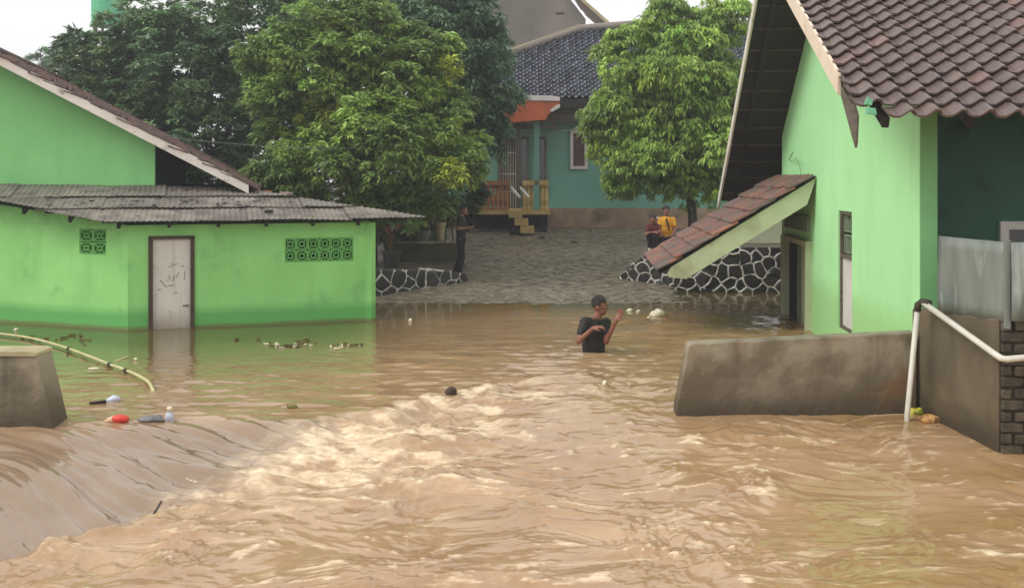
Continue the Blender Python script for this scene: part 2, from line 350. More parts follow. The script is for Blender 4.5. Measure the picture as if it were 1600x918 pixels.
# ------------------------------------------------------------------ ground
def ramp_z(y): return 0.0755 * (y - 19.4)
def ground_height(X, Y):
    z = np.where(Y > 19.4, 0.0755 * (Y - 19.4), 0.25 * (Y - 19.4))
    z = np.clip(z, -1.05, 0.0755 * 11.2)
    z = np.where((X > 3.4) & (Y < 21.2), np.minimum(z, -0.6), z)
    return z
gx = np.concatenate([[-160, -100, -60, -30], np.arange(-20, 21, 1.0), [30, 60, 100, 160]])
gy = np.concatenate([[-60, -30, 0, 8, 14, 15.1], np.arange(15.5, 33, 0.5), [36, 45, 60, 100, 180, 260]])
GX, GY = np.meshgrid(gx, gy); GZ = ground_height(GX, GY) - 0.03
vs = np.stack([GX, GY, GZ], -1).reshape(-1, 3); nx = len(gx); ny = len(gy)
fs = [(j * nx + i, j * nx + i + 1, (j + 1) * nx + i + 1, (j + 1) * nx + i) for j in range(ny - 1) for i in range(nx - 1)]
g = MB(); g.add(vs, fs); g.build('ground', M['soil'], smooth=True, kind='structure')

# ------------------------------------------------------------------ flood water
FX = np.array([-5.5, -4.6, -3.6, -2.75, -2.15, -1.62, -0.85, 0.1, 1.4, 3.0]); FY = np.array([4.0, 6.0, 7.1, 7.9, 8.8, 9.9, 10.9, 11.7, 12.6, 13.5])
def s_side(X, Y): return X - np.interp(Y, FY, FX)
def water_fields(X, Y):
    wx = X + 0.35 * fbm(X * 0.7 + 3, Y * 0.7, 2); wy = Y + 0.25 * fbm(X * 0.8, Y * 0.8 + 5, 2)
    s = s_side(X, Y) + 0.22 * fbm(X * 1.3, Y * 1.3 + 7, 3)
    mr = sstep(s, -0.25, 0.35)                                       # turbulent side
    near = sstep(13.5 - Y, 0.0, 4.0)
    b_right = -0.30 * sstep(11.6 - Y, 0, 4.2)
    lip = 9.85 + 0.12 * (X + 3.0)
    b_left = -0.40 * sstep(lip - Y, 0.0, 2.9) - 0.05 * sstep(lip - 0.1 - Y, 0, 0.6)
    b = b_right * mr + b_left * (1 - mr)
    # turbulent side: isotropic chop with sharpened crests, running with the current
    n1 = fbm(wx * 1.1, wy * 1.5, 4, 0.5); n2 = fbm(wx * 2.6 + 4, wy * 4.2, 4, 0.55); n3 = 1 - np.abs(fbm(wx * 1.7 + 9, wy * 2.6, 4, 0.55)) * 2.0
    n4 = fbm(wx * 6.5, wy * 11.0, 4, 0.6)
    chop = 0.040 * n1 + 0.017 * n2 + 0.006 * n3 + 0.0035 * n4
    chop = chop * (0.45 + 1.1 * sstep(fbm(X * 0.5 + 3, Y * 0.8 + 1, 2), -0.35, 0.5))
    rightcalm = 1 - 0.45 * sstep(X, 0.8, 3.0)
    h = b + chop * mr * (0.16 + 0.84 * near) * rightcalm
    # standing wave and boil just below the drop
    yb = sstep(Y, 6.0, 7.2) * (1 - sstep(Y, 11.2, 12.2))
    lump = 0.5 + 1.0 * fbm(X * 2.1, Y * 2.6, 3)
    h += 0.060 * np.exp(-((s - 0.22) / 0.30) ** 2) * yb * np.clip(lump, 0, 1.6)
    h += 0.040 * np.exp(-((s - 1.0) / 0.45) ** 2) * yb * np.clip(fbm(X * 1.5 + 5, Y * 2.0, 3) + 0.3, 0, 1.5)
    # smooth sheet sliding over the drop: long folds along the flow
    ca, sa = math.cos(-0.52), math.sin(-0.52)
    al = X * ca + Y * sa; ac = -X * sa + Y * ca
    acw = ac + 0.25 * fbm(al * 0.35, ac * 0.5, 2)
    fold = fbm(al * 0.35, acw * 1.9, 3, 0.5) ; fold2 = fbm(al * 0.6 + 5, acw * 5.5 + 1, 4, 0.5)
    shm = (1 - mr) * sstep(lip + 0.2 - Y, 0, 0.8)
    h += shm * (0.085 * fold + 0.030 * fold2 + 0.04 * np.maximum(0, gnoise(al * 0.45 + 8, acw * 1.3)))
    # pool: small wind ripples, stronger toward the current
    pool = 1 - near * mr - shm * 0.9
    dsh = (15.6 - Y) + 0.31 * (X + 5.85); dsh = np.maximum(dsh, np.where(X > -2.3, X + 2.3, -9))
    quiet = (0.02 + 0.98 * sstep(dsh, 1.2, 5.5)) * (1 - 0.75 * sstep(Y, 16.5, 19.0)) * (1 + 0.6 * sstep(X, -2.5, 0))
    rip = 0.016 * fbm(X * 0.9 + 2, Y * 3.0, 4, 0.55) + 0.006 * fbm(X * 3.0, Y * 7.5, 3, 0.5)
    h += np.clip(pool, 0, 1) * quiet * rip * sstep(20.5 - Y, 0.0, 4.0)
    rm = np.hypot(X - 1.1, Y - 13.7); h += 0.012 * np.cos(rm * 24) * np.exp(-rm * 2.2) * sstep(rm, .12, .3)
    # foam
    f = (0.35 + 0.65 * sstep(Y, 7.9, 8.9)) * np.exp(-((s - 0.12) / 0.26) ** 2) * yb * sstep(fbm(X * 3.1, Y * 4.0 + 3, 4, 0.6), -0.25, 0.55)
    f += 0.95 * np.exp(-((s - 0.9) / 0.7) ** 2) * sstep(Y, 7.6, 9.0) * (1 - sstep(Y, 10.8, 11.8)) * sstep(fbm(X * 2.2 + 2, Y * 4.5, 4, 0.6), 0.0, 0.6)
    crest = sstep(n2 * 0.6 + n4 * 0.5 + 0.4 * n1, 0.42, 0.85)
    f += mr * near * crest * 0.9 * (1 - 0.5 * sstep(X, 1.5, 3.0))
    streak = sstep(fbm(wx * 1.2 + 11, wy * 6.0 + 2, 4, 0.6), 0.45, 0.85)
    f += 0.5 * mr * near * streak
    # the long pale foam tongue low on the right
    f += 0.9 * np.exp(-((Y - (7.15 - 0.10 * (X - 3.0))) / 0.06) ** 2) * sstep(X, 2.95, 3.2) * sstep(fbm(X * 4, Y * 9, 3), -0.5, 0.3)
    sheet = np.clip(shm, 0, 1)
    tint = sstep(X, -0.2, 3.2) * (0.55 + 0.9 * fbm(X * 0.55 + 4, Y * 1.0, 3)) + 0.25 * fbm(X * 0.8, Y * 1.7, 3)
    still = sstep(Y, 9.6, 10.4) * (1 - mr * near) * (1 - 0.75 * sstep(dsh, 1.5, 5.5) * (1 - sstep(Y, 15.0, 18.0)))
    f += 1.3 * np.exp(-((X + 1.6) / .5) ** 2 - ((Y - 9.1) / .55) ** 2) * sstep(fbm(X * 4, Y * 5, 3), -.5, .2)
    return h, np.clip(f, 0, 1), np.clip(tint, 0, 1), np.clip(still * (1 - 0.65 * sstep(X, -3.0, -1.0) * (1 - sstep(Y, 17.0, 19.0))) + sheet * 0.0, 0, 1), sheet

xs_c = np.linspace(-7.2, 7.2, 950); xs = np.concatenate([[-60, -35, -20, -14, -11, -9], xs_c, [8, 9, 11, 14, 20, 35, 60]])
ys_c = []
y = 5.0
while y < 20.6: ys_c.append(y); y += max(0.012, 0.0019 * y ** 1.15 * 0.85)
ys = np.concatenate([[-40, -15, -5, 0, 2, 3.5, 4.3], np.array(ys_c), [21.5, 24]])
WX, WY = np.meshgrid(xs, ys)
# fan the columns: near rows need less width than far ones
wfan = np.clip(WY / 13.0, 0.55, 1.55); inner = np.abs(WX) <= 7.21
WX = np.where(inner, WX * wfan, np.sign(WX) * (np.abs(WX) + 7.2 * (wfan - 1)))
H, FO, TI, ST, SH = water_fields(WX, WY)
edge = sstep(WY, 3.0, 6.0); H = H * edge + (-0.3) * (1 - edge) * 1.0
ny, nx = WX.shape
co = np.stack([WX, WY, H], -1).reshape(-1, 3).astype(np.float32)
jj, ii = np.meshgrid(np.arange(ny - 1), np.arange(nx - 1), indexing='ij'); k = (jj * nx + ii).reshape(-1)
quads = np.stack([k, k + 1, k + 1 + nx, k + nx], -1)
me = bpy.data.meshes.new('flood_water')
me.vertices.add(len(co)); me.vertices.foreach_set('co', co.ravel())
me.loops.add(quads.size); me.loops.foreach_set('vertex_index', quads.ravel().astype(np.int32))
me.polygons.add(len(quads)); me.polygons.foreach_set('loop_start', np.arange(0, quads.size, 4, dtype=np.int32))
me.update(); me.validate(); me.shade_smooth()
at = me.attributes.new('foam', 'FLOAT', 'POINT'); at.data.foreach_set('value', FO.reshape(-1).astype(np.float32))
at = me.attributes.new('silt', 'FLOAT', 'POINT'); at.data.foreach_set('value', TI.reshape(-1).astype(np.float32))
at = me.attributes.new('sheet', 'FLOAT', 'POINT'); at.data.foreach_set('value', SH.reshape(-1).astype(np.float32))
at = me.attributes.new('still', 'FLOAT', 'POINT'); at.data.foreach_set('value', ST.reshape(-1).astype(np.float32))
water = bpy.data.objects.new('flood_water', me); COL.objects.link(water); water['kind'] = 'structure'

wm = bpy.data.materials.new('muddy_water'); wm.use_nodes = True; N = wm.node_tree.nodes; L = wm.node_tree.links; b = N['Principled BSDF']
tc = N.new('ShaderNodeTexCoord')
def wnoise(sc, stretch, det=6, rough=0.55):
    mp = N.new('ShaderNodeMapping'); mp.inputs['Scale'].default_value = stretch; L.new(tc.outputs['Object'], mp.inputs['Vector'])
    n = N.new('ShaderNodeTexNoise'); n.inputs['Scale'].default_value = sc; n.inputs['Detail'].default_value = det; n.inputs['Roughness'].default_value = rough
    n.inputs['Distortion'].default_value = 0.4
    L.new(mp.outputs[0], n.inputs['Vector']); return n.outputs['Fac']
def wmix(f, a, c):
    m = N.new('ShaderNodeMix'); m.data_type = 'RGBA'
    for sk, v in (('A', a), ('B', c)):
        if isinstance(v, tuple): m.inputs[sk].default_value = v
        else: L.new(v, m.inputs[sk])
    L.new(f, m.inputs['Factor']); return m.outputs['Result']
def wramp(src, lo, hi, tmin=0, tmax=1):
    r = N.new('ShaderNodeMapRange'); r.inputs['From Min'].default_value = lo; r.inputs['From Max'].default_value = hi
    r.inputs['To Min'].default_value = tmin; r.inputs['To Max'].default_value = tmax; L.new(src, r.inputs['Value']); return r.outputs[0]
def wmath(op, a, c):
    m = N.new('ShaderNodeMath'); m.operation = op
    for i, v in enumerate((a, c)):
        if isinstance(v, (int, float)): m.inputs[i].default_value = v
        else: L.new(v, m.inputs[i])
    return m.outputs[0]
af = N.new('ShaderNodeAttribute'); af.attribute_name = 'foam'; as_ = N.new('ShaderNodeAttribute'); as_.attribute_name = 'silt'
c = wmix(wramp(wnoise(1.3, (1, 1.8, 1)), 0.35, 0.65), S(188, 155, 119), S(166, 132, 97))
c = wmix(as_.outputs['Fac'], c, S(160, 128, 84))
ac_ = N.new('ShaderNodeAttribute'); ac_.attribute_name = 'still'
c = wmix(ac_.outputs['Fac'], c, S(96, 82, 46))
ah_ = N.new('ShaderNodeAttribute'); ah_.attribute_name = 'sheet'
c = wmix(wmath('MULTIPLY', ah_.outputs['Fac'], .8), c, S(134, 113, 92))  # sky reflection partly put into a greyer base colour on the sheet
fine = wnoise(9, (1, 2.4, 1), 7, 0.65)
fo = wmath('MULTIPLY', af.outputs['Fac'], wramp(fine, 0.36, 0.60, 0.35, 1.0))
c = wmix(fo, c, S(244, 220, 184))
L.new(c, b.inputs['Base Color'])
L.new(wmath('SUBTRACT', wramp(fo, 0, 1, 0.10, 0.6), wmath('MULTIPLY', ah_.outputs['Fac'], .05)), b.inputs['Roughness']); L.new(wmath('MULTIPLY', ah_.outputs['Fac'], .6), b.inputs['Coat Weight']); b.inputs['Coat Roughness'].default_value = .05; b.inputs['Coat IOR'].default_value = 1.4; b.inputs['IOR'].default_value = 1.45
b.inputs['Specular IOR Level'].default_value = 0.62
bp = N.new('ShaderNodeBump'); bp.inputs['Distance'].default_value = 0.02; L.new(wramp(ac_.outputs['Fac'], 0, 1, 0.25, 0.02), bp.inputs['Strength'])
hgt = wmath('ADD', wnoise(3.2, (1, 2.6, 1), 5, 0.5), wmath('MULTIPLY', fo, 0.5))
L.new(hgt, bp.inputs['Height']); L.new(bp.outputs[0], b.inputs['Normal'])
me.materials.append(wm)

def wz(x, y):
    h, _, _, _, _ = water_fields(np.array([x * 1.0]), np.array([y * 1.0])); return float(h[0])
def at_px(px, py, Y): return Vector(((px - 800) / F * Y, Y, CH - (py - HZ) / F * Y))

# ------------------------------------------------------------------ paved ramp and terraces
slope = math.atan(0.0755)
pv_n = Vector((0, -math.sin(slope), math.cos(slope)))
rp = MB(); rp.add([(-3.4, 19.4 - 6, -0.453), (3.25, 19.4 - 6, -0.453), (3.25, 20.9, ramp_z(20.9)), (4.9, 30.6, ramp_z(30.6)), (-3.4, 30.6, ramp_z(30.6))], [(0, 1, 2, 3, 4)])
ramp = rp.build('paved_ramp', M['joint'], kind='structure')
pm = MB(); pm.box((0, 0, 0.012), (0.205, 0.1, 0.036)); paver_me = pm.mesh('paver', M['paver'])
bm = bmesh.new(); bm.from_mesh(paver_me); bmesh.ops.bevel(bm, geom=[e for e in bm.edges], offset=0.006, segments=1, affect='EDGES'); bm.to_mesh(paver_me); bm.free()
cells = []
rx = Vector((1, 0, 0)); ry = Vector((0, math.cos(slope), math.sin(slope)))
k = 0
for j in range(120):
    for i in range(64):
        # basket weave of pairs, laid at 45 degrees to the ramp
        a, bq = i - 34, j - 60
        u = a * 0.215; v = bq * 0.215
        for t in (-1, 1):
            if (a + bq) % 2: du, dv, rot = 0, t * 0.054, 0
            else: du, dv, rot = t * 0.054, 0, math.pi / 2
            ca, sa = math.cos(0.6), math.sin(0.6)
            X_ = (u + du) * ca - (v + dv) * sa; Y_ = (u + du) * sa + (v + dv) * ca
            X_ += 0.6; Y_ += 24.0
            if -2.9 < X_ < (3.2 if Y_ < 20.95 else 4.6) and 18.6 < Y_ < 30.2: cells.append((Y_, X_, rot + 0.6))
cells.sort()
stuff = MB(); cnt = 0
for (Y_, X_, rot) in cells:
    z = ramp_z(Y_) + random.uniform(-0.010, 0.012)
    Rm = Matrix.Rotation(rot + random.uniform(-.04, .04), 3, 'Z'); tl = Matrix.Rotation(slope + random.uniform(-.07, .07), 3, 'X') @ Matrix.Rotation(random.uniform(-.05, .05), 3, 'Y')
    R3 = tl @ Rm
    if cnt < 295 and -1.2 < X_ < 3.0 and Y_ > 19.45:
        inst('paver', paver_me, ramp, Matrix.Translation((X_, Y_, z)) @ R3.to_4x4()); cnt += 1
    else: stuff.box((X_, Y_, z + 0.012), (0.2, 0.095, 0.036), R=R3)
stuff.build('paver_field', M['paver_joined'], ramp, kind='stuff')
# raised beds behind the stone walls
tb = MB(); tb.prism([(-9, 19.9, -1), (-2.75, 19.9, -1), (-1.25, 21.3, -1), (-1.35, 26.5, -1), (-9, 26.5, -1)], (0, 0, 1.42)); tb.build('left_terrace', M['soil'], kind='structure')
tb = MB(); tb.prism([(3.45, 21.05, -1), (12, 20.75, -1), (12, 30, -1), (4.6, 30, -1), (4.3, 24.0, -1)], (0, 0, 1.78)); tb.build('right_terrace', M['soil'], kind='structure')

# ------------------------------------------------------------------ crazy paved retaining walls: black stones, white joints
def clip(poly, nx_, ny_, c_):
    out = []
    for i in range(len(poly)):
        a, b_ = poly[i], poly[(i + 1) % len(poly)]; da = a[0] * nx_ + a[1] * ny_ - c_; db = b_[0] * nx_ + b_[1] * ny_ - c_
        if da <= 0: out.append(a)
        if (da < 0 < db) or (db < 0 < da):
            t = da / (da - db); out.append((a[0] + (b_[0] - a[0]) * t, a[1] + (b_[1] - a[1]) * t))
    return out
def crazy_wall(p0, p1, prof, parent, sp, seed, th=0.3, joint_r=0.02):
    rd = random.Random(seed); d = Vector((p1[0] - p0[0], p1[1] - p0[1], 0)); L_ = d.length; d.normalize(); n = Vector((d.y, -d.x, 0))
    P = lambda s, z, o=0: Vector((p0[0], p0[1], 0)) + d * s + n * o + Vector((0, 0, z))
    MB().prism([P(s, z, 0) for s, z in prof], -n * th).build('wall_core', M['stone'], parent)
    pts = []; zmax = max(z for _, z in prof); zmin = min(z for _, z in prof)
    j = 0; z = zmin - sp / 2
    while z < zmax + sp:
        s = -sp / 2 + (sp / 2 if j % 2 else 0)
        while s < L_ + sp: pts.append((s + rd.uniform(-.33, .33) * sp, z + rd.uniform(-.33, .33) * sp)); s += sp
        z += sp * 0.85; j += 1
    edges = {}
    for i, a in enumerate(pts):
        poly = list(prof)
        for k_, b_ in enumerate(pts):
            if k_ == i or abs(a[0] - b_[0]) > 3 * sp or abs(a[1] - b_[1]) > 3 * sp: continue
            nx_, ny_ = b_[0] - a[0], b_[1] - a[1]; poly = clip(poly, nx_, ny_, (b_[0] ** 2 + b_[1] ** 2 - a[0] ** 2 - a[1] ** 2) / 2)
            if len(poly) < 3: break
        if len(poly) < 3: continue
        cx = sum(q[0] for q in poly) / len(poly); cy = sum(q[1] for q in poly) / len(poly)
        area = abs(sum(poly[q][0] * poly[(q + 1) % len(poly)][1] - poly[(q + 1) % len(poly)][0] * poly[q][1] for q in range(len(poly)))) / 2
        if area < 0.0015: continue
        o = rd.uniform(0.015, 0.05); m_ = MB()
        r1 = [(cx + (x - cx) * 0.95, cy + (y_ - cy) * 0.95) for x, y_ in poly]; r2 = [(cx + (x - cx) * 0.72, cy + (y_ - cy) * 0.72) for x, y_ in poly]; q = len(poly)
        m_.add([P(x, y_, 0.003) for x, y_ in r1] + [P(x, y_, o * .75) for x, y_ in r1] + [P(x, y_, o) for x, y_ in r2],
               [(a_, (a_ + 1) % q, q + (a_ + 1) % q, q + a_) for a_ in range(q)] + [(q + a_, q + (a_ + 1) % q, 2 * q + (a_ + 1) % q, 2 * q + a_) for a_ in range(q)] + [tuple(range(2 * q, 3 * q))])
        m_.build('stone', M['stone'], parent, loc=None)
        for a_ in range(q):
            u, w = poly[a_], poly[(a_ + 1) % q]
            if math.hypot(u[0] - w[0], u[1] - w[1]) < 0.012: continue
            key = (round((u[0] + w[0]) / 2, 2), round((u[1] + w[1]) / 2, 2))
            edges[key] = (u, w)
    jn = MB()
    for (u, w) in edges.values():
        on_edge = any(abs((prof[e][0] - prof[e - 1][0]) * (q[1] - prof[e - 1][1]) - (prof[e][1] - prof[e - 1][1]) * (q[0] - prof[e - 1][0])) > 1e-3 for e in range(0) for q in (u, w))
        mid = ((u[0] + w[0]) / 2, (u[1] + w[1]) / 2)
        border = False
        for e in range(len(prof)):
            a, b_ = prof[e - 1], prof[e]; ll = math.hypot(b_[0] - a[0], b_[1] - a[1])
            if abs((b_[0] - a[0]) * (mid[1] - a[1]) - (b_[1] - a[1]) * (mid[0] - a[0])) / ll < 0.004: border = True
        if border and rd.random() < 0.72: continue
        pts3 = []
        bow = rd.uniform(-.16, .16); ex, ez = w[0] - u[0], w[1] - u[1]
        for t in (0, .2, .4, .6, .8, 1):
            k4 = 4 * t * (1 - t) * bow
            pts3.append(P(u[0] + ex * t - ez * k4, u[1] + ez * t + ex * k4 + (.03 * t if border else 0), 0.022))
        jn.tube(pts3, [joint_r * rd.uniform(.7, 1.25) for _ in pts3], 6)
    jn.build('joint_lines', M['whiteline'], parent, smooth=True)

sw = empty('stone_wall', (-2.0, 20.4, 0), 'low black stone wall with white joint lines left of the paved ramp, running out from behind the shed', 'stone wall', 'black stone retaining walls')
Lw = math.hypot(2.05, 1.95)
crazy_wall((-2.95, 19.45), (-0.9, 21.4), [(0, -0.35), (Lw - .15, -0.05), (Lw, 0.17), (Lw - .12, 0.33), (Lw - .45, 0.41), (0, 0.60)], sw, 0.31, 5)
sw2 = empty('stone_wall', (4.0, 20.8, 0), 'black stone wall with white joint lines right of the paved ramp, behind the tiled awning', 'stone wall', 'black stone retaining walls')
La = math.hypot(1.1, 0.75)
crazy_wall((2.22, 21.65), (3.32, 20.9), [(0, 0.0), (La, -0.2), (La, 0.9), (0.78, 0.84), (0.35, 0.48), (0, 0.2)], sw2, 0.24, 9)
crazy_wall((3.325, 20.9), (6.6, 20.6), [(0, -0.35), (3.28, -0.35), (3.28, 0.93), (0, 0.91)], sw2, 0.27, 12)
# low garden wall in the gap behind
gw = empty('garden_wall', (6.5, 24.5, 0.78), 'low olive wall behind the right stone wall, seen through the gap under the awning', 'wall')
MB().box((6.8, 24.5, 1.1), (3.4, 0.15, 0.66)).build('wall_body', M['board_green'], gw)
MB().box((6.8, 24.5, 1.46), (3.5, 0.22, 0.06)).build('coping', M['concrete_top'], gw)
# ------------------------------------------------------------------ green shed with corrugated roof (left)
eU = Vector((.955, .2966, 0)); eN = Vector((-.2966, .955, 0)); eO = Vector((-5.76, 15.31, 0))     # along the eave, back from the eave
rz = lambda b_: 1.655 + 0.2 * b_
shed = empty('green_shed', (-4.0, 16.3, 0), 'low green outbuilding with white door and grey corrugated roof standing in the flood', 'shed')
A = (-5.85, 15.6); B = (-2.23, 16.73); C_ = (-8.25, 16.5)
dAB = Vector((B[0] - A[0], B[1] - A[1], 0)); LAB = dAB.length; dAB.normalize(); nAB = Vector((dAB.y, -dAB.x, 0))
def shed_s(px):                                                     # distance along the front wall for a photo column
    k = (px - 800) / F; return (k * A[1] - A[0]) / (dAB.x - k * dAB.y)
sd0, sd1 = shed_s(232), shed_s(304)
sv0, sv1 = shed_s(445), shed_s(552)
w = MB(); holed_wall(w, A, B, -1.0, 1.60, 0.13, [(sd0, sd1, -1.0, 1.42), (sv0, sv1, 0.98, 1.36)])
w.build('front_wall', M['paint_shed'], shed)
E_ = (C_[0] + (C_[0] - A[0]) * 0.8, C_[1] + (C_[1] - A[1]) * 0.8)
dCA = Vector((A[0] - E_[0], A[1] - E_[1], 0)); LCA = dCA.length; dCA.normalize(); nCA = Vector((dCA.y, -dCA.x, 0))
def shed_l(px):
    k = (px - 800) / F; return (k * E_[1] - E_[0]) / (dCA.x - k * dCA.y)
lv0, lv1 = shed_l(124), shed_l(166)
w = MB(); holed_wall(w, E_, A, -1.0, 1.60, 0.13, [(lv0, lv1, 1.14, 1.53)])
w.build('side_wall', M['paint_shed'], shed)
# triangle of wall above the side wall, up to the roof
P = lambda s: Vector((E_[0], E_[1], 0)) + dCA * s
MB().prism([P(0) + Vector((0, 0, 1.602)), P(LCA) + Vector((0, 0, 1.602)), P(LCA * .9) + Vector((0, 0, 1.66)), P(0) + Vector((0, 0, 2.12))], -nCA * 0.12).build('side_wall_top', M['paint_shed'], shed)
Bv = Vector((B[0], B[1], 0)); bk = Bv + eN * 2.0 - eU * 2.2
MB().prism([Bv + Vector((0, 0, -1)), bk + Vector((0, 0, -1)), bk + Vector((0, 0, 1.95)), Bv + Vector((0, 0, 1.6))], (bk - Bv).cross(Vector((0, 0, 1))).normalized() * -0.12).build('end_wall', M['paint_shed'], shed)
# door
Pf = lambda s, z, o=0.0: Vector((A[0], A[1], z)) + dAB * s + nAB * o
fr = MB()
for s_ in (sd0 + .03, sd1 - .03): fr.beam(Pf(s_, -1, -.03), Pf(s_, 1.42, -.03), 0.12, 0.06, up=dAB)
fr.beam(Pf(sd0, 1.405, -.03), Pf(sd1, 1.405, -.03), 0.12, 0.05)
fr.build('door_frame', M['wood_brown'], shed)
dr = MB(); dr.prism([Pf(sd0 + .062, -1, -.03), Pf(sd1 - .062, -1, -.03), Pf(sd1 - .062, 1.378, -.03), Pf(sd0 + .062, 1.378, -.03)], -nAB * .035)
door = dr.build('door', M['door_white'], shed)
scr = MB(); rd = random.Random(3)
for (su, sz, ln, ang) in [(.22, .95, .05, 0.1), (.3, .98, .06, 0.3), (.40, .96, .05, -.2), (.10, .75, .14, -.9), (.2, .66, .1, 0.1), (.28, .72, .1, 1.3), (.24, .76, .07, 1.7), (.33, .78, .09, 1.1), (.45, .74, .14, 1.5), (.06, .6, .05, .2), (.3, .55, .05, 0)]:
    o = Pf(sd0 + .07 + su, sz, -.026); scr.beam(o, o + (dAB * math.cos(ang) + Vector((0, 0, 1)) * math.sin(ang)) * ln, .004, .012, up=(0, 0, 1) if abs(math.sin(ang)) < .7 else dAB)
scr.build('scribble_marks', mat('grey_marker', S(140, 134, 128), None, 0.7), door)
MB().tube([Pf(sd1 - .1, .35, -.03), Pf(sd1 - .1, .35, .02), Pf(sd1 - .17, .35, .02)], .012, 8).build('handle', M['wood_grey'], door)
# vent blocks
def vent_block(name, origin_, du, z0, wdt, hgt, nrm, m_, parent, pattern='x'):
    b_ = MB(); t = 0.02; Q = lambda a, z: origin_ + du * a + Vector((0, 0, z0 + z))
    dep = nrm * 0.05
    def bar(p, q, th): b_.beam(p - nrm * .04, q - nrm * .04, 0.07, th, up=(q - p).cross(nrm))
    bar(Q(0.004, t / 2), Q(wdt - .004, t / 2), t); bar(Q(0.004, hgt - t / 2), Q(wdt - .004, hgt - t / 2), t)
    bar(Q(t / 2, t), Q(t / 2, hgt - t), t); bar(Q(wdt - t / 2, t), Q(wdt - t / 2, hgt - t), t)
    if pattern == 'x':
        cx, cy = wdt / 2, hgt / 2; r = min(wdt, hgt) * 0.27
        dm = [(cx - r, cy), (cx, cy - r), (cx + r, cy), (cx, cy + r)]
        for i in range(4): bar(Q(*dm[i]), Q(*dm[(i + 1) % 4]), 0.018)
        for (sx, sy) in ((t, t), (wdt - t, t), (t, hgt - t), (wdt - t, hgt - t)): bar(Q(sx, sy), Q(cx + (sx - cx) * .35, cy + (sy - cy) * .35), 0.016)
    else:
        for k_ in (1, 2, 3): bar(Q(wdt * k_ / 4, t), Q(wdt * (k_ + (.5 if k_ % 2 else -.5) * .6) / 4, hgt - t), 0.02)
    return b_.build(name, m_, parent)
wv = (sv1 - sv0) / 6
for i in range(6):
    for j in range(2):
        vent_block('vent_block', Pf(sv0 + i * wv, 0) - Vector((0, 0, 0)), dAB, 0.985 + j * 0.19, wv - .004, 0.18, nAB, M['vent'], shed)
wl = (lv1 - lv0) / 2
Pl = lambda s, z=0: Vector((E_[0], E_[1], z)) + dCA * s
for i in range(2):
    for j in range(2): vent_block('vent_block', Pl(lv0 + i * wl), dCA, 1.145 + j * 0.195, wl - .004, 0.18, nCA, M['vent'], shed, 'x')
MB().prism([Pf(sv0 - .05, .9, -.14), Pf(sv1 + .05, .9, -.14), Pf(sv1 + .05, 1.45, -.14), Pf(sv0 - .05, 1.45, -.14)], -nAB * .02).build('vent_dark_panel', M['black'], shed)  # black panel painted in for the dark behind the vent holes
MB().prism([Pl(lv0 - .05, 1.05) - nCA * .14, Pl(lv1 + .05, 1.05) - nCA * .14, Pl(lv1 + .05, 1.6) - nCA * .14, Pl(lv0 - .05, 1.6) - nCA * .14], -nCA * .02).build('vent_dark_panel', M['black'], shed)  # same black panel for the dark behind the side vents
# roof of corrugated sheets
lowf = lambda a: max(0.0, -(a + .3) * .78) if a < -.3 else 0.0
upf = lambda a: 2.27 * (4.56 - a) / 2.88 if a > 1.68 else 2.27 + (1.68 - a) * .085
roof = empty('sheet_roof', (0, 0, 0)); roof.parent = shed
# (an Empty would hide the hierarchy level: the roof is its deck of rafters and battens)
bpy.data.objects.remove(roof)
rb = MB()
for a in np.arange(-3.0, 4.3, 0.72):
    lo, hi = lowf(a), upf(a)
    if hi - lo > .3: rb.beam(eO + eU * a + eN * (lo + .08) + Vector((0, 0, rz(lo + .08) - .07)), eO + eU * a + eN * (hi - .03) + Vector((0, 0, rz(hi - .03) - .07)), .05, .08)
for b_ in (.12, .8, 1.5, 2.1):
    aL = -.3 - b_ / .78 + .1; aR = 4.56 - b_ * 2.88 / 2.27 - .1
    rb.beam(eO + eU * aL + eN * b_ + Vector((0, 0, rz(b_) - .022)), eO + eU * aR + eN * b_ + Vector((0, 0, rz(b_) - .022)), .05, .03)
roof = rb.build('roof', M['underroof'], shed)
rd = random.Random(21)
rows = [(-0.02, 0.86), (0.74, 1.62), (1.5, 2.9)]
for ri, (b0, b1) in enumerate(rows):
    a = -3.7 + ri * 0.13
    while a < 4.6:
        wdt = 0.78; lift = 0.012 * ri + rd.uniform(0, .018); tilt = rd.uniform(-.012, .012)
        cols = []; n_ = 50
        for i in range(n_ + 1):
            aa = a + (wdt + .05) * i / n_
            if aa > 4.58: break
            lo, hi = max(b0, lowf(aa) - .02), min(b1, upf(aa))
            if hi - lo > 0.02: cols.append((aa, lo, hi))
        if len(cols) > 6:
            m_ = MB(); k_ = 0; V = []; nb = 3
            for (aa, lo, hi) in cols:
                cz = 0.0055 * math.cos(2 * math.pi * (aa + .01) / 0.083)
                for t in range(nb + 1):
                    bb_ = lo + (hi - lo) * t / nb
                    z = rz(bb_) + 0.02 + lift + cz + tilt * (aa - a) / wdt + 0.006 * math.sin(aa * 3.1 + bb_ * 2.3) + (.02 * (1 - t / nb) if ri else 0)
                    V.append(eO + eU * aa + eN * bb_ + Vector((0, 0, z)))
            fs = []; q = nb + 1; n2 = len(V)
            V2 = V + [v - Vector((0, 0, 0.008)) for v in V]
            for i in range(len(cols) - 1):
                for t in range(nb):
                    p_ = i * q + t; fs.append((p_, p_ + q, p_ + q + 1, p_ + 1)); fs.append((p_ + n2, p_ + 1 + n2, p_ + q + 1 + n2, p_ + q + n2))
                for t in (0, nb): p_ = i * q + t; fs.append((p_, p_ + q, p_ + q + n2, p_ + n2))
            for t in range(nb):
                for p_ in (t, (len(cols) - 1) * q + t): fs.append((p_, p_ + 1, p_ + 1 + n2, p_ + n2))
            m_.add(V2, fs); m_.build('corrugated_sheet', M['sheet'], roof)
        a += wdt
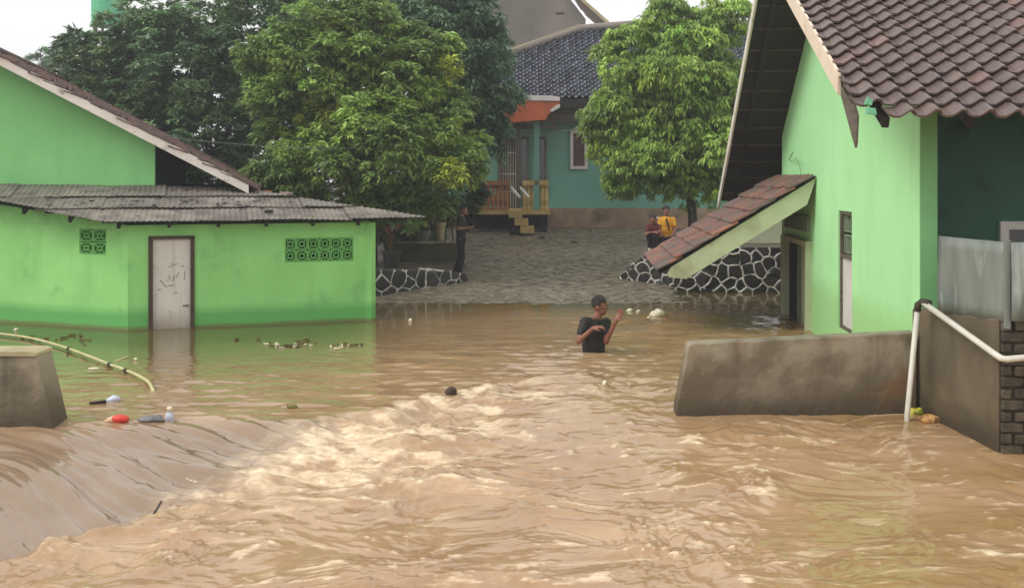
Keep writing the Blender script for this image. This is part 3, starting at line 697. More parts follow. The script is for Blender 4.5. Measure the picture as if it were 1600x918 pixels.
# weights and rubble lying on the shed roof
def on_roof(a, b_): return eO + eU * a + eN * b_ + Vector((0, 0, rz(b_) + .055))
for (px, py, lab, col, dm) in [(420, 331, 'small dark lump of wood lying near the front edge of the shed roof', 'twig', (.12, .08, .06)),
                          (396, 294, 'pale broken tile piece heaped at the back edge of the shed roof, next to the white barge board', 'tile_pink', (.22, .12, .05)),
                          (412, 299, 'orange broken roof tile lying at the back edge of the corrugated shed roof', 'tile_orange', (.26, .1, .04)),
                          (448, 301, 'rightmost pale tile shard on the back edge of the shed roof', 'tile_pink', (.2, .1, .04))]:
    k_ = (px - 800) / F; zk = (HZ - py) / F                      # intersect the view ray with the roof plane
    d_ = Vector((k_, 1, zk)); # eO.z plane: z = 1.655 + .2*((p-eO).eN)
    t = (1.655 + .05 - 0.2 * (eO.dot(eN)) - CH) / (zk - 0.2 * d_.dot(eN)); p = Vector((0, 0, CH)) + d_ * t
    o = MB(); R_ = Matrix.Rotation(rd.uniform(-.5, .5), 3, 'Z') @ Matrix.Rotation(rd.uniform(-.2, .2), 3, 'X')
    pts = [(-.5, -.5), (.3, -.5), (.55, .1), (.2, .5), (-.45, .35)]
    o.prism([p + R_ @ Vector((x * dm[0], y_ * dm[1], -.03)) for x, y_ in pts], R_ @ Vector((0, 0, dm[2])))
    tag(o.build('roof_tile_piece' if col != 'twig' else 'wood_lump', M[col], loc=tuple(p)), lab, 'debris')

fl_ = MB(); rd = random.Random(44)
for k in range(110):
    a, b_ = (rd.gauss(1.0, .9), rd.gauss(.95, .28)) if k % 2 else (rd.uniform(-2.8, 2.6), rd.uniform(.1, 2.1))
    if not (lowf(a) + .05 < b_ < upf(a) - .08): continue
    p = on_roof(a, b_) + Vector((0, 0, .012)); q = rd.uniform(.02, .065); R_ = Matrix.Rotation(rd.uniform(0, 6), 3, 'Z') @ Matrix.Rotation(rd.uniform(-.3, .3), 3, 'X')
    fl_.prism([p + R_ @ Vector((x * q, y_ * q, 0)) for x, y_ in ((-1, 0), (-.2, -.4), (1, -.1), (.4, .4))], (0, 0, .008))
fl_ = fl_.build('fallen_leaves', M['twig'], kind='stuff'); fl_['label'] = 'dark dead leaves and flakes scattered over the corrugated shed roof'; fl_['category'] = 'leaves'

# ------------------------------------------------------------------ left house: green gable with white barge board
lh = empty('left_house', (-8.0, 18.5, 0), 'green gabled house behind the shed with a white barge board and mossy brown tiles', 'house')
gd = Vector((1, .225, 0)).normalized(); gn = Vector((gd.y, -gd.x, 0))
def gp(x, z, o=0.0): return Vector((x, 17.14 + .225 * (x + 8.57), z)) + gn * o      # x along the gable wall line
rl = lambda x: 4.24 - 0.5477 * (x + 8.373)                        # roof line at world x
apx = -8.95
w = MB(); w.prism([gp(-14, -1), gp(-6.166, -1), gp(-6.166, rl(-6.166) - .12), gp(apx, rl(apx) - .12), gp(-14, rl(apx) - .12 - .5477 * (14 + apx) * 1.0)], -gn * .15)
w.build('gable_wall', M['paint_left'], lh)
ww = MB(); ww.prism([gp(-6.17, -1, -.16), gp(-6.17, -1, -6), gp(-6.17, 2.85, -6), gp(-6.17, 2.85, -.16)], -gd * .15); ww.build('side_wall', M['teal_dark'], lh)  # dark colour carries the shade of the porch recess
# barge boards and the roof slopes
bo = 0.52
def bpnt(x, dz, o): return gp(x, rl(x) + dz, o)
xe = -4.62
MB().prism([bpnt(apx, -.13, bo), bpnt(xe, -.13, bo), bpnt(xe, 0.03, bo), bpnt(apx, .03, bo)], -gn * .03).build('barge_board', M['board_white'], lh)
def lpnt(x, dz, o): return gp(x, rl(apx) - .5477 * (apx - x) + dz, o)
MB().prism([lpnt(-14, -.13, bo), lpnt(apx - .002, -.13, bo), lpnt(apx - .002, .03, bo), lpnt(-14, .03, bo)], -gn * .03).build('barge_board', M['board_white'], lh)
MB().prism([bpnt(apx, -.08, bo - .032), bpnt(xe, -.08, bo - .032), bpnt(xe, .0, bo - .032), bpnt(apx, .0, bo - .032)], -gn * 7.5).build('roof_slope', M['underroof'], lh)
rs = MB().prism([lpnt(-14, -.08, bo - .032), lpnt(apx - .002, -.08, bo - .032), lpnt(apx - .002, .0, bo - .032), lpnt(-14, .0, bo - .032)], -gn * 7.5).build('roof_slope', M['underroof'], lh)
dn = (bpnt(-5, 0, 0) - bpnt(-6, 0, 0)).normalized(); upn = dn.cross(gn) * -1
if upn.z < 0: upn = -upn
slopeo = [o for o in lh.children if o.name.startswith('roof_slope')][0]
rd = random.Random(5)
tm = MB()
for i in range(7):
    t = i / 6; y_ = .045 * math.sin(math.pi * t) if i % 2 == 0 else .045 * math.sin(math.pi * t)
tprof = [(-.115, .0), (-.07, -.012), (-.02, -.012), (.02, .01), (.055, .035), (.09, .035), (.118, .01)]
def tile_mesh(name, m_, wdt, ln, th=.012, amp=1.0, lip=0.02):
    """pantile: x across, y up the slope (0 at the lower edge), z out of the roof; the profile has a flat pan and a roll"""
    t_ = MB(); V = []; k_ = wdt / .225; n_ = len(tprof)
    for (yy, zz) in ((0, lip), (ln, -0.012)):
        for (x, z) in tprof: V.append((x * k_, yy, z * amp + zz))
    for (x, z) in tprof: V.append((x * k_, 0, z * amp + lip - th * 1.6))
    fs = [(i, i + 1, i + 1 + n_, i + n_) for i in range(n_ - 1)] + [(2 * n_ + i, 2 * n_ + i + 1, i + 1, i) for i in range(n_ - 1)]
    for (x, z) in tprof: V.append((x * k_, ln, z * amp - .012 - th))
    fs += [(3 * n_ + i, 3 * n_ + i + 1, 2 * n_ + i + 1, 2 * n_ + i) for i in range(n_ - 1)] + [(0, n_, 3 * n_, 2 * n_), (n_ - 1, 2 * n_ - 1, 4 * n_ - 1, 3 * n_ - 1)]
    t_.add(V, fs); me_ = t_.mesh(name, m_, smooth=False); return me_
tl_me = tile_mesh('roof_tile', M['tile_rust'], .24, .34)
x = apx + .1; ltm = MB()
while x < xe - .05:
    for c_ in range(31):
        jx = rd.uniform(-.03, .03); o_ = bpnt(x + .3 + jx, .018 + rd.uniform(-.008, .02), bo + .02 - .13 - c_ * .235)
        rot = Matrix.Rotation(rd.uniform(-.12, .12), 4, 'Z') @ Matrix.Rotation(rd.uniform(-.06, .10), 4, 'X')
        Mt = frame(o_, gn * -1, dn * -1, upn) @ rot
        if c_ < 2: inst('roof_tile', tl_me, slopeo, Mt)
        else: ltm.add([Mt @ v.co for v in tl_me.vertices], [tuple(q.vertices) for q in tl_me.polygons])
    x += .27
ltm.build('roof_tiles_beyond', M['tile_rust'], slopeo, kind='stuff')
for i in range(17):                                                 # ridge caps
    rc = MB(); c0 = gp(apx, rl(apx) + .03, bo + .05 - i * .42); c1 = c0 - gn * .44
    V = []
    for e in (c0, c1):
        for j in range(9): a_ = math.pi * j / 8; V.append(e + gd * (.15 * math.cos(a_)) + Vector((0, 0, .11 * math.sin(a_) - .02)))
        for j in range(9): a_ = math.pi * j / 8; V.append(e + gd * (.13 * math.cos(a_)) + Vector((0, 0, .09 * math.sin(a_) - .02)))
    fs = []
    for j in range(8): fs += [(j, j + 1, j + 19, j + 18), (j + 9, j + 27, j + 28, j + 10), (j, j + 9, j + 10, j + 1), (j + 18, j + 19, j + 28, j + 27)]
    rc.add(V, fs); rc.build('ridge_cap', M['tile_rust'], slopeo)
# porch recess shade put into a dark-toned back wall beyond the gable wall's right end
MB().box((-6.1, 21.3, 0.7), (1.6, .15, 3.0), rz=.22).build('porch_dark_wall', M['underroof'], lh)

# ------------------------------------------------------------------ right house
RR = 0.07; ru = Vector((1, -RR, 0)).normalized(); rv = Vector((RR, 1, 0)).normalized(); RO = Vector((4.18, 10.5, 0))
def rp_(x_line, Y, z=0.0): return Vector((x_line + RR * (Y - 10.5), Y, z))          # a line parallel to the gable wall
rh = empty('right_house', (6.0, 13.0, 0), 'pale green gabled house on the right with brown pantile roof and small tiled awning', 'house')
XB = 3.25 + .07 * 1.0                                               # barge line (x at Y=10.5)
zn = lambda Y: 2.9 + .54 * (Y - 9.4); zf = lambda Y: 5.0 - .752 * (Y - 15.44); YR = 14.54; ZR = zn(YR)
# gable wall: rectangular part with openings, gable above
ga = rp_(4.18, 10.5); gb = rp_(4.18, 17.8); Lg = (gb - ga).length
gs = lambda px: (lambda k_: (k_ * ga.y - ga.x) / (rv.x - k_ * rv.y))((px - 800) / F)
wn0, wn1 = gs(1331), gs(1310)                                      # narrow side window: near edge, far edge
dd0, dd1 = gs(1268), gs(1228)
w = MB(); holed_wall(w, (ga.x, ga.y), (gb.x, gb.y), -1, 2.7, .15, [(wn0, wn1, 0.30, 1.88), (dd0, dd1, -1, 1.28)], back=-1)
w.prism([rp_(4.18, 10.5, 2.7), rp_(4.18, 17.8, 2.7), rp_(4.18, 17.8, zf(17.8) - .13), rp_(4.18, YR, ZR - .13), rp_(4.18, 10.5, zn(10.5) - .13)], ru * .15)
w.build('gable_wall', M['paint_right'], rh)
# near face: pilaster, recessed teal porch wall, far side
pil0 = rp_(4.18, 10.5) + ru * .152
MB().prism([rp_(4.18, 10.497, -1) + ru * .001, rp_(4.18, 10.497, -1) + ru * .17, rp_(4.18, 10.497, 3.3) + ru * .17, rp_(4.18, 10.497, 3.3) + ru * .001], -rv * .02).build('pilaster_face', M['paint_pilaster'], rh)
q0 = rp_(4.18, 11.5) + ru * .155; q1 = q0 + ru * 7
tw0 = 5.30 ; w = MB()
sx = lambda px: (lambda k_: (k_ * q0.y - q0.x) / (ru.x - k_ * ru.y))((px - 800) / F)
ws0 = sx(1566)
holed_wall(w, (q0.x, q0.y), (q1.x, q1.y), -1, 3.8, .12, [(ws0, ws0 + 1.1, .55, CH - (358 - HZ) / F * 11.4)])
w.build('porch_wall', M['teal_dark'], rh)
zt = CH - (358 - HZ) / F * 11.4
wf = MB(); Q = lambda s, z, o=0: q0 + ru * s - rv * o + Vector((0, 0, z))
wf.beam(Q(ws0 - .04, zt + .045, .01), Q(ws0 + 1.14, zt + .045, .01), .1, .09); wf.beam(Q(ws0 - .04, .5, .01), Q(ws0 + 1.14, .5, .01), .1, .09)
for s_ in (ws0 - .04 + .045, ws0 + 1.1, ws0 + .55): wf.beam(Q(s_, .545, .01), Q(s_, zt, .01), .1, .09, up=ru)
wf.build('window_frame', M['white'], rh)
MB().box(Q(ws0 + .55, (.55 + zt) / 2, -.08), (1.1, .02, zt - .55), rz=math.atan2(ru.y, ru.x)).build('window_pane', M['glass'], rh)
far = rp_(4.18, 17.65); MB().prism([far + ru * .152 + Vector((0, 0, -1)), far + ru * 8 + Vector((0, 0, -1)), far + ru * 8 + Vector((0, 0, 3.1)), far + ru * .152 + Vector((0, 0, 3.1))], rv * .15).build('back_wall', M['paint_right'], rh)
ec = q1 + Vector((0, 0, -1)); MB().prism([ec, ec + rv * 6, ec + rv * 6 + Vector((0, 0, 4)), ec + Vector((0, 0, 4))], ru * .15).build('far_end_wall', M['paint_right'], rh)
# narrow side door: vent above, white leaf below
G = lambda s, z, o=0.0: ga + rv * s - ru * o + Vector((0, 0, z))
fr = MB()
for s_ in (wn0 + .02, wn1 - .02): fr.beam(G(s_, .3, -.06), G(s_, 1.88, -.06), .08, .04, up=rv)
fr.beam(G(wn0 + .04, .32, -.06), G(wn1 - .04, .32, -.06), .08, .04); fr.beam(G(wn0 + .04, 1.28, -.06), G(wn1 - .04, 1.28, -.06), .08, .05); fr.beam(G(wn0 + .04, 1.86, -.06), G(wn1 - .04, 1.86, -.06), .08, .04)
fr.build('window_frame', M['wood_grey'], rh)
wdw = MB().prism([G(wn0 + .04, .34, -.05), G(wn1 - .04, .34, -.05), G(wn1 - .04, 1.255, -.05), G(wn0 + .04, 1.255, -.05)], ru * .03).build('white_shutter', M['white'], rh)
MB().tube([G(wn0 + .09, .5, -.045), G(wn0 + .09, .62, -.045)], .012, 6).build('hinge', M['wood_grey'], wdw)
MB().tube([G(wn0 + .09, 1.05, -.045), G(wn0 + .09, 1.17, -.045)], .012, 6).build('hinge', M['wood_grey'], wdw)
MB().prism([G(wn0 + .04, 1.3, -.13), G(wn1 - .04, 1.3, -.13), G(wn1 - .04, 1.85, -.13), G(wn0 + .04, 1.85, -.13)], ru * .01).build('vent_dark_panel', M['black'], rh)  # interior darkness behind the slats, put in as a black panel
for z in (1.32, 1.60): vent_block('vent_block', ga + rv * (wn0 + .05) + ru * .06, rv, z, wn1 - wn0 - .10, .24, -ru, M['vent_grey'], rh, 'slat')
# door under the awning
fr = MB()
for s_ in (dd0 + .04, dd1 - .04): fr.beam(G(s_, -1, .02), G(s_, 1.28, .02), .14, .08, up=rv)
fr.beam(G(dd0, 1.32, .02), G(dd1, 1.32, .02), .14, .08)
fr.build('door_frame', M['board_green'], rh)
ds = (dd1 - dd0 - .16) / 3
for k_ in range(3):
    s0 = dd0 + .08 + ds * k_
    dp = MB().prism([G(s0 + .01, -1, -.04), G(s0 + ds - .01, -1, -.04), G(s0 + ds - .01, 1.27, -.04), G(s0 + .01, 1.27, -.04)], ru * .03)
    dp.build('door_panel', (M['black'], M['vent_grey'], M['pot_grey'])[2 - k_] if k_ < 3 else None, rh)  # far panel is black, standing in for the dark interior
MB().beam(G(dd0 + .08 + ds, -1, -.02), G(dd0 + .08 + ds, 1.27, -.02), .05, .05, up=rv).build('door_rail', M['board_green'], rh)
vb = empty('x', (0, 0, 0)); bpy.data.objects.remove(vb)
for i in range(3): vent_block('vent_block', ga + rv * (dd0 + .1 + i * (dd1 - dd0 - .2) / 3) - ru * .05, rv, 1.50, (dd1 - dd0 - .22) / 3, .24, -ru, M['vent_grey'], rh, 'slat')
# wire stubs on the wall
MB().tube([G(gs(1235), 2.62, .02), G(gs(1245), 2.66, .10), G(gs(1262), 2.72, .22)], .008, 6).build('cable_hook', M['cable'], rh)
MB().tube([G(gs(1245), 2.64, .04), G(gs(1252), 2.60, .06), G(gs(1256), 2.5, .06), G(gs(1257), 2.3, .04)], .004, 5).build('loose_wire', M['cable'], rh)
# roof slopes (deck) and barge boards
RW = 6.5
def deck(Y0, Y1, zfun, name, xl=XB):
    a, b_ = rp_(xl, Y0, zfun(Y0) - .13), rp_(xl, Y1, zfun(Y1) - .13)
    n_ = Vector((0, 0, .06)); return MB().prism([a, b_, b_ + n_, a + n_], ru * RW).build(name, M['underroof'], rh)
near_slope = deck(9.86, YR, zn, 'near_roof_slope'); far_slope = deck(YR + .002, 19.4, zf, 'far_roof_slope')
rf = MB()
for k_ in range(8):
    xo = XB + .25 + k_ * .8
    rf.beam(rp_(xo, 9.6, zn(9.6) - .18), rp_(xo, YR - .05, ZR - .21), .06, .1)
rf.build('rafters', M['underroof'], near_slope)
rf = MB()
for k_ in range(8):
    xo = XB + .25 + k_ * .8
    rf.beam(rp_(xo, YR + .05, ZR - .21), rp_(xo, 19.3, zf(19.3) - .18), .06, .1)
rf.build('rafters', M['underroof'], far_slope)
for Y in np.arange(15.0, 19.4, .38):
    MB().beam(rp_(XB + .02, Y, zf(Y) - .145), rp_(XB + 1.2, Y, zf(Y) - .145) + Vector((0, -1.18 * RR, 0)), .05, .03).build('batten', M['wood_brown'], far_slope)
MB().prism([rp_(XB, 10.3, zn(10.3) - .24), rp_(XB, YR, ZR - .24), rp_(XB, YR, ZR - .02), rp_(XB, 10.3, zn(10.3) - .02)], -ru * .03).build('barge_board', M['board_cream'], rh)
MB().prism([rp_(XB, YR + .002, ZR - .22), rp_(XB, 17.9, zf(17.9) - .22), rp_(XB, 17.9, zf(17.9) - .02), rp_(XB, YR + .002, ZR - .02)], -ru * .03).build('barge_board', M['board_white'], rh)
MB().prism([rp_(XB, 17.903, zf(17.903) - .24), rp_(XB, 19.5, zf(19.5) - .21), rp_(XB, 19.5, zf(19.5) - .03), rp_(XB, 17.903, zf(17.903) - .04)], -ru * .034).build('barge_board', M['board_white'], rh)
# hanging end of the fascia, its shade put into a grey colour
MB().prism([rp_(XB, 10.298, zn(10.298) - .03), rp_(XB, 10.298, zn(10.298) - .24), rp_(XB + .01, 9.80, 2.60), rp_(XB + .01, 9.76, 2.66), rp_(XB + .01, 9.72, 2.90), rp_(XB, 9.9, zn(9.9) - .05)], ru * .02).build('hanging_board', M['wood_grey'], rh)
# pantiles
tw = .236; tln = .255
nt_me = tile_mesh('roof_tile', M['tile'], tw, tln * 1.14, amp=1.35, lip=.034, th=.014); nt2_me = tile_mesh('roof_tile', M['tile_new'], tw, tln * 1.14, amp=1.35, lip=.034, th=.014)
sl = math.hypot(1, .54); sdir = (rv * 1.0 + Vector((0, 0, .54))).normalized(); sup = ru.cross(sdir).normalized()
rd = random.Random(11); cnt = 0; rest = MB()
new = {(3, 5), (4, 9), (9, 9), (7, 2), (2, 11), (12, 10), (13, 11), (5, 0)}
for j in range(24):
    for i in range(24):
        base = rp_(XB, 9.42, zn(9.42) - .045) + ru * (.10 + i * tw) + sdir * (j * tln)
        if base.y > YR - .1: continue
        if j == 0 and i <= 0: continue                            # the gap where a tile is missing
        Mx = frame(base, ru, sdir, sup) @ Matrix.Rotation(rd.uniform(-.02, .02), 4, 'Z') @ Matrix.Rotation(rd.uniform(-.012, .012), 4, 'X') @ Matrix.Translation((rd.uniform(-.004, .004), rd.uniform(-.008, .008), rd.uniform(-.002, .004)))
        if i <= 13 and j <= 20 and cnt < 298: inst('roof_tile', nt2_me if (j, i) in new else nt_me, near_slope, Mx); cnt += 1
        else:
            rest.add([Mx @ v.co for v in nt_me.vertices], [tuple(p.vertices) for p in nt_me.polygons])
rest.build('roof_tiles_beyond', M['tile'], near_slope, kind='stuff')
rest = MB(); sdf = (rv - Vector((0, 0, .752))).normalized(); supf = -(ru.cross(sdf)).normalized()
for j in range(20):
    for i in range(24):
        base = rp_(XB, 19.5, zf(19.5) - .005) + ru * (.10 + i * tw) - sdf * (j * .28)
        if base.y < YR + .1: continue
        Mx = frame(base, ru, -sdf, supf)
        rest.add([Mx @ v.co for v in nt_me.vertices], [tuple(p.vertices) for p in nt_me.polygons])
rest.build('far_slope_tiles', M['tile'], far_slope, kind='stuff')
# things poking out at the broken eave corner
pc = rp_(XB, 9.55) + ru * -.0
MB().prism([pc + Vector((.05, .02, 3.0)), pc + Vector((.11, .02, 2.99)), pc + Vector((.12, .02, 3.04)), pc + Vector((.08, .02, 3.07))], (0, .05, 0)).build('green_cloth_scrap', M['cloth_green'], rh)
MB().prism([pc + Vector((.05, -.03, 2.91)), pc + Vector((.14, -.03, 2.90)), pc + Vector((.13, -.02, 2.96)), pc + Vector((.06, -.02, 2.97))], (0, .05, 0)).build('green_cloth_scrap', M['cloth_green'], rh)
# ---- awning over the door
AW0, AW1 = 15.15, 18.2; zt0 = 2.41; run = 2.3; drop = 1.44
def aw(t, Y, dz=0.0): return rp_(4.18, Y, zt0 - drop * t + dz) - ru * (run * t)     # t: 0 at the wall, 1 at the outer edge
MB().prism([aw(.0, AW0 + .05, -.1), aw(1, AW0 + .05, -.1), aw(1, AW0 + .05, -.06), aw(0, AW0 + .05, -.06)], rv * (AW1 - AW0 - .1)).build('awning_deck', M['underroof'], rh)
awn = [o for o in rh.children if o.name.startswith('awning_deck')][0]
for Yb, nm in ((AW0, 'awning_beam'), (AW1 - .06, 'awning_beam')):
    MB().prism([aw(0.0, Yb, -.085), aw(.93, Yb, -.085), aw(.95, Yb, -.15), aw(.94, Yb, -.22), aw(.83, Yb, -.40), aw(0.06, Yb, -.40)], rv * .06).build(nm, M['board_green'], awn)
aw_me = tile_mesh('awning_tile', M['tile_awning'], .26, .42, th=.016, amp=1.0, lip=.035)
adir = (aw(0, 16) - aw(1, 16)).normalized(); aup = (rv * -1).cross(adir).normalized()
if aup.z < 0: aup = -aup
al = (aw(0, 16) - aw(1, 16)).length; nr = 8; rd = random.Random(2)
axx = adir.cross(aup).normalized()
for j in range(nr):
    for i in range(12):
        base = aw(1, AW0 + .10 + i * .26, -.03) + adir * (j * (al - .1) / nr - .04) + aup * rd.uniform(0, .012)
        inst('awning_tile', aw_me, awn, frame(base, axx, adir, aup) @ Matrix.Rotation(rd.uniform(-.06, .06), 4, 'Z') @ Matrix.Rotation(rd.uniform(-.02, .03), 4, 'X'))

# ------------------------------------------------------------------ low concrete flood wall, yard wall with zinc fence, brick end
cw = empty('concrete_wall', (2.9, 10.35, 0), 'low stained concrete wall with a slanted left end, in front of the right house', 'wall', 'low concrete walls')
yA = 10.28
MB().prism([(1.60, yA, -1), (1.655, yA, 0.02), (1.77, yA, .63), (1.80, yA, .65), (4.085, yA + .05, .755), (4.085, yA + .05, -1)], (0, .2, 0)).build('wall_body', M['concrete'], cw, bevel=.012)
yw = empty('yard_wall', (4.6, 9.6, 0), 'wet yard wall, darkened as a shaded face, at the right edge with a rough brick end, under the zinc fence', 'wall')
MB().prism([(4.09, 10.47, -1), (4.40, 9.27, -1), (4.40, 9.27, 1.035), (4.09, 10.47, .98)], Vector((.97, .25, 0)) * .16).build('wall_body', M['concrete_shaded'], yw, bevel=.01)
core = MB().box((6.07, 9.38, .0), (3.3, .22, 2.04)).build('brick_face_core', M['mortar'], yw)
rd = random.Random(8); z = -.9; j = 0
while z < 1.0:
    x = 4.415 + (0 if j % 2 else -.11)
    while x < 6.8:
        x0 = max(x, 4.415); x1 = x + .21
        if x1 - x0 > .04:
            dz = rd.uniform(-.006, .006); hgt = rd.uniform(.075, .09)
            bk_ = MB().box(((x0 + x1) / 2, 9.262 + rd.uniform(-.012, .012), z + hgt / 2 + dz), (x1 - x0 - .016, .06, hgt), R=Matrix.Rotation(rd.uniform(-.02, .02), 3, 'Y') @ Matrix.Rotation(rd.uniform(-.04, .04), 3, 'Z'))
            bk_.build('brick', M['brick'], core, bevel=.008)
        x += .225
    z += .102; j += 1
zf_ = empty('zinc_fence', (4.5, 9.7, 1.0), 'dull grey zinc sheet fence standing on the dark yard wall at the right edge', 'fence')
def wavy_sheet(p0, p1, z0a, z0b, z1a, z1b, seed, nrm):
    rd_ = random.Random(seed); m_ = MB(); n_ = 14; k_ = 6; V = []
    for i in range(n_ + 1):
        t = i / n_
        for j_ in range(k_ + 1):
            u_ = j_ / k_; p = Vector(p0).lerp(Vector(p1), t); o_ = .012 * math.sin(t * 9 + seed) * math.sin(u_ * 3 + seed) + .008 * math.sin(t * 21 + u_ * 2)
            z_ = (z0a + (z0b - z0a) * t) * (1 - u_) + (z1a + (z1b - z1a) * t) * u_
            V.append(Vector((p.x, p.y, z_)) + Vector(nrm) * o_)
    q = k_ + 1; n2 = len(V); V += [v - Vector(nrm) * .006 for v in V]; fs = []
    for i in range(n_):
        for j_ in range(k_): p = i * q + j_; fs += [(p, p + q, p + q + 1, p + 1), (p + n2, p + 1 + n2, p + q + 1 + n2, p + q + n2)]
        for j_ in (0, k_): p = i * q + j_; fs.append((p, p + q, p + q + n2, p + n2))
    for j_ in range(k_):
        for p in (j_, n_ * q + j_): fs.append((p, p + 1, p + 1 + n2, p + n2))
    m_.add(V, fs); return m_
wavy_sheet((4.185, 10.05), (4.43, 9.22), 1.0, 1.02, 1.745, 1.735, 1, (-.96, -.28, 0)).build('zinc_sheet', M['zinc'], zf_, smooth=True)
wavy_sheet((4.47, 9.17), (5.6, 9.19), 1.03, 1.04, 1.735, 1.74, 4, (0, -1, 0)).build('zinc_sheet', M['zinc'], zf_, smooth=True)
MB().box((4.452, 9.21, 1.36), (.045, .04, .80)).build('fence_post', M['zinc'], zf_)
# left concrete block
cb = empty('concrete_wall', (-4.9, 9.6, 0), 'short concrete wall end with a slanted side at the left edge of the flood', 'wall', 'low concrete walls')
MB().prism([(-7.5, 9.52, -1), (-4.17, 9.52, -1), (-4.265, 9.52, 0.0), (-4.42, 9.52, .655), (-7.5, 9.52, .67)], (0, .32, 0)).build('wall_body', M['concrete'], cb, bevel=.01)
MB().prism([(-7.5, 9.50, .672), (-4.42, 9.50, .658), (-4.425, 9.50, .685), (-4.47, 9.50, .70), (-7.5, 9.50, .70)], (0, .36, 0)).build('lit_wall_top', M['concrete_top'], cb)  # light on the block's top put into a paler colour
# white plastic pipe at the yard wall
pp = empty('plastic_pipe', (3.94, 10.08, 0), 'white plastic pipe rising from the water at the yard wall, bending to the right', 'pipe')
MB().tube([(3.90, 10.12, -.5), (3.905, 10.12, -.03), (4.0, 10.1, 1.02)], .027, 12).build('upright_pipe', M['pvc'], pp, smooth=True)
MB().tube([(3.998, 10.1, 1.0), (4.002, 10.1, 1.06), (4.03, 10.06, 1.10), (4.07, 9.98, 1.09)], .035, 12).build('elbow', M['strap'], pp, smooth=True)
MB().tube([(4.03, 10.06, 1.098), (4.32, 9.15, .735), (4.345, 9.1, .712), (4.39, 9.09, .705), (5.4, 9.07, .80)], .029, 12).build('sloping_pipe', M['pvc'], pp, smooth=True)
# ------------------------------------------------------------------ teal house up the ramp
th = empty('teal_house', (2.5, 33, .8), 'teal house at the top of the ramp with dark tile roof and cream porch', 'house')
YW = 31.0
def fx(px, Y=YW): return (px - 800) / F * Y
def fz(py, Y=YW): return CH - (py - HZ) / F * Y
w = MB()
x0 = fx(640); L = lambda px: fx(px) - x0
wz0, wz1 = fz(325), 4.75
dz0 = fz(292)
holes = [(L(780), L(808), wz0, fz(218)), (L(813), L(824), dz0 - .05, fz(216)), (L(843), L(852), dz0 - .3, fz(216)), (L(893), L(916), fz(262), fz(206))]
holed_wall(w, (x0, YW), (fx(1230), YW), wz0, wz1, .15, holes)
w.build('front_wall', M['teal'], th)
MB().box(((x0 + fx(1230)) / 2, YW + .04, (wz0 + .3) / 2 - .002), (fx(1230) - x0, .3, wz0 - .3)).build('brick_plinth', M['brickwall'], th)
MB().box((x0 + .08, YW + 2.7, 2.6), (.15, 5.1, 4)).build('side_wall', M['teal'], th)
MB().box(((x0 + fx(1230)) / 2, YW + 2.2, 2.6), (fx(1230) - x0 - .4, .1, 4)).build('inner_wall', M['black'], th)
for (pa, pb, ya, yb, nm) in [(893, 916, 262, 206, 'window'), (780, 808, 325, 218, 'door'), (813, 824, 292, 216, 'side_window'), (843, 852, 300, 216, 'side_window')]:
    xa, xb, za, zb = fx(pa), fx(pb), fz(ya), fz(yb)
    fr = MB(); t = .09 if nm == 'window' else .06
    for x_ in (xa + t / 2 - .04, xb - t / 2 + .04): fr.box((x_, YW - .01, (za + zb) / 2), (t, .12, zb - za + .08))
    for z_ in (za + t / 2 - .04, zb - t / 2 + .04): fr.box(((xa + xb) / 2, YW - .012, z_), (xb - xa - 2 * t + .079, .12, t))
    o = fr.build(nm + '_frame', M['white'] if nm == 'window' else M['wood_grey'], th)
    if nm == 'window':
        MB().box(((xa + xb) / 2, YW + .05, (za + zb) / 2), (xb - xa, .02, zb - za)).build('curtain', M['curtain'], o)
    elif nm == 'door':
        MB().box(((xa + xb) / 2, YW + .08, (za + zb) / 2), (xb - xa, .04, zb - za)).build('door_leaf', M['wood_grey'], o)
        g_ = MB()
        for k_ in range(7): g_.box((xa + .04 + (xb - xa - .08) * k_ / 6, YW + .03, (za + zb) / 2), (.02, .02, zb - za))
        for z_ in (za + .5, (za + zb) / 2, zb - .4): g_.box(((xa + xb) / 2, YW + .03, z_), (xb - xa, .02, .03))
        g_.build('door_grille', M['white'], o)
    else: MB().box(((xa + xb) / 2, YW + .08, (za + zb) / 2), (xb - xa, .02, zb - za)).build('pane', M['glass'], o)
# roof
Ye, Ze = 30.3, fz(150, 30.3); pit = .72
rzf = lambda Y: Ze + pit * (Y - Ye)
def on_slope(px, py):
    k_ = (HZ - py) / F; Y = (Ze - pit * Ye - CH) / (k_ - pit); return Vector(((px - 800) / F * Y, Y, CH + k_ * Y))
e0 = Vector((fx(735, Ye), Ye, Ze)); e1 = Vector((fx(1240, Ye), Ye, Ze)); h0 = on_slope(775, 92); h1 = on_slope(905, 46); h2 = on_slope(1015, 37)
h3 = Vector((e1.x + .5, h2.y, h2.z))
poly = [e0, e1, h3, h2, h1, h0]
deck_ = MB().prism([p - Vector((0, 0, .10)) for p in poly], (0, 0, -.10)).build('roof', M['underroof'], th)
bk0, bk1 = h1 + Vector((-2.5, 4, -3)), h3 + Vector((0, 4, -2.9))
MB().prism([h0 + Vector((0, .01, -.1)), h1 + Vector((0, .01, -.1)), h2 + Vector((0, .01, -.1)), h3 + Vector((0, .01, -.1)), bk1, bk0], (0, 0, -.08)).build('rear_roof_slope', M['tile_far'], th)
rc = MB(); rc.tube([h0 + Vector((-.15, 0, -.03)), h0.lerp(h1, .5) + Vector((0, 0, .03)), h1 + Vector((0, 0, .02)), h2 + Vector((0, 0, .02)), h3], .13, 8)
rc.build('ridge_cap', M['greywall'], deck_, smooth=True)
MB().beam(h0 + Vector((0, -.05, .10)), h1 + Vector((0, -.05, .14)), .06, .05).build('ridge_mortar', M['concrete_top'], deck_)
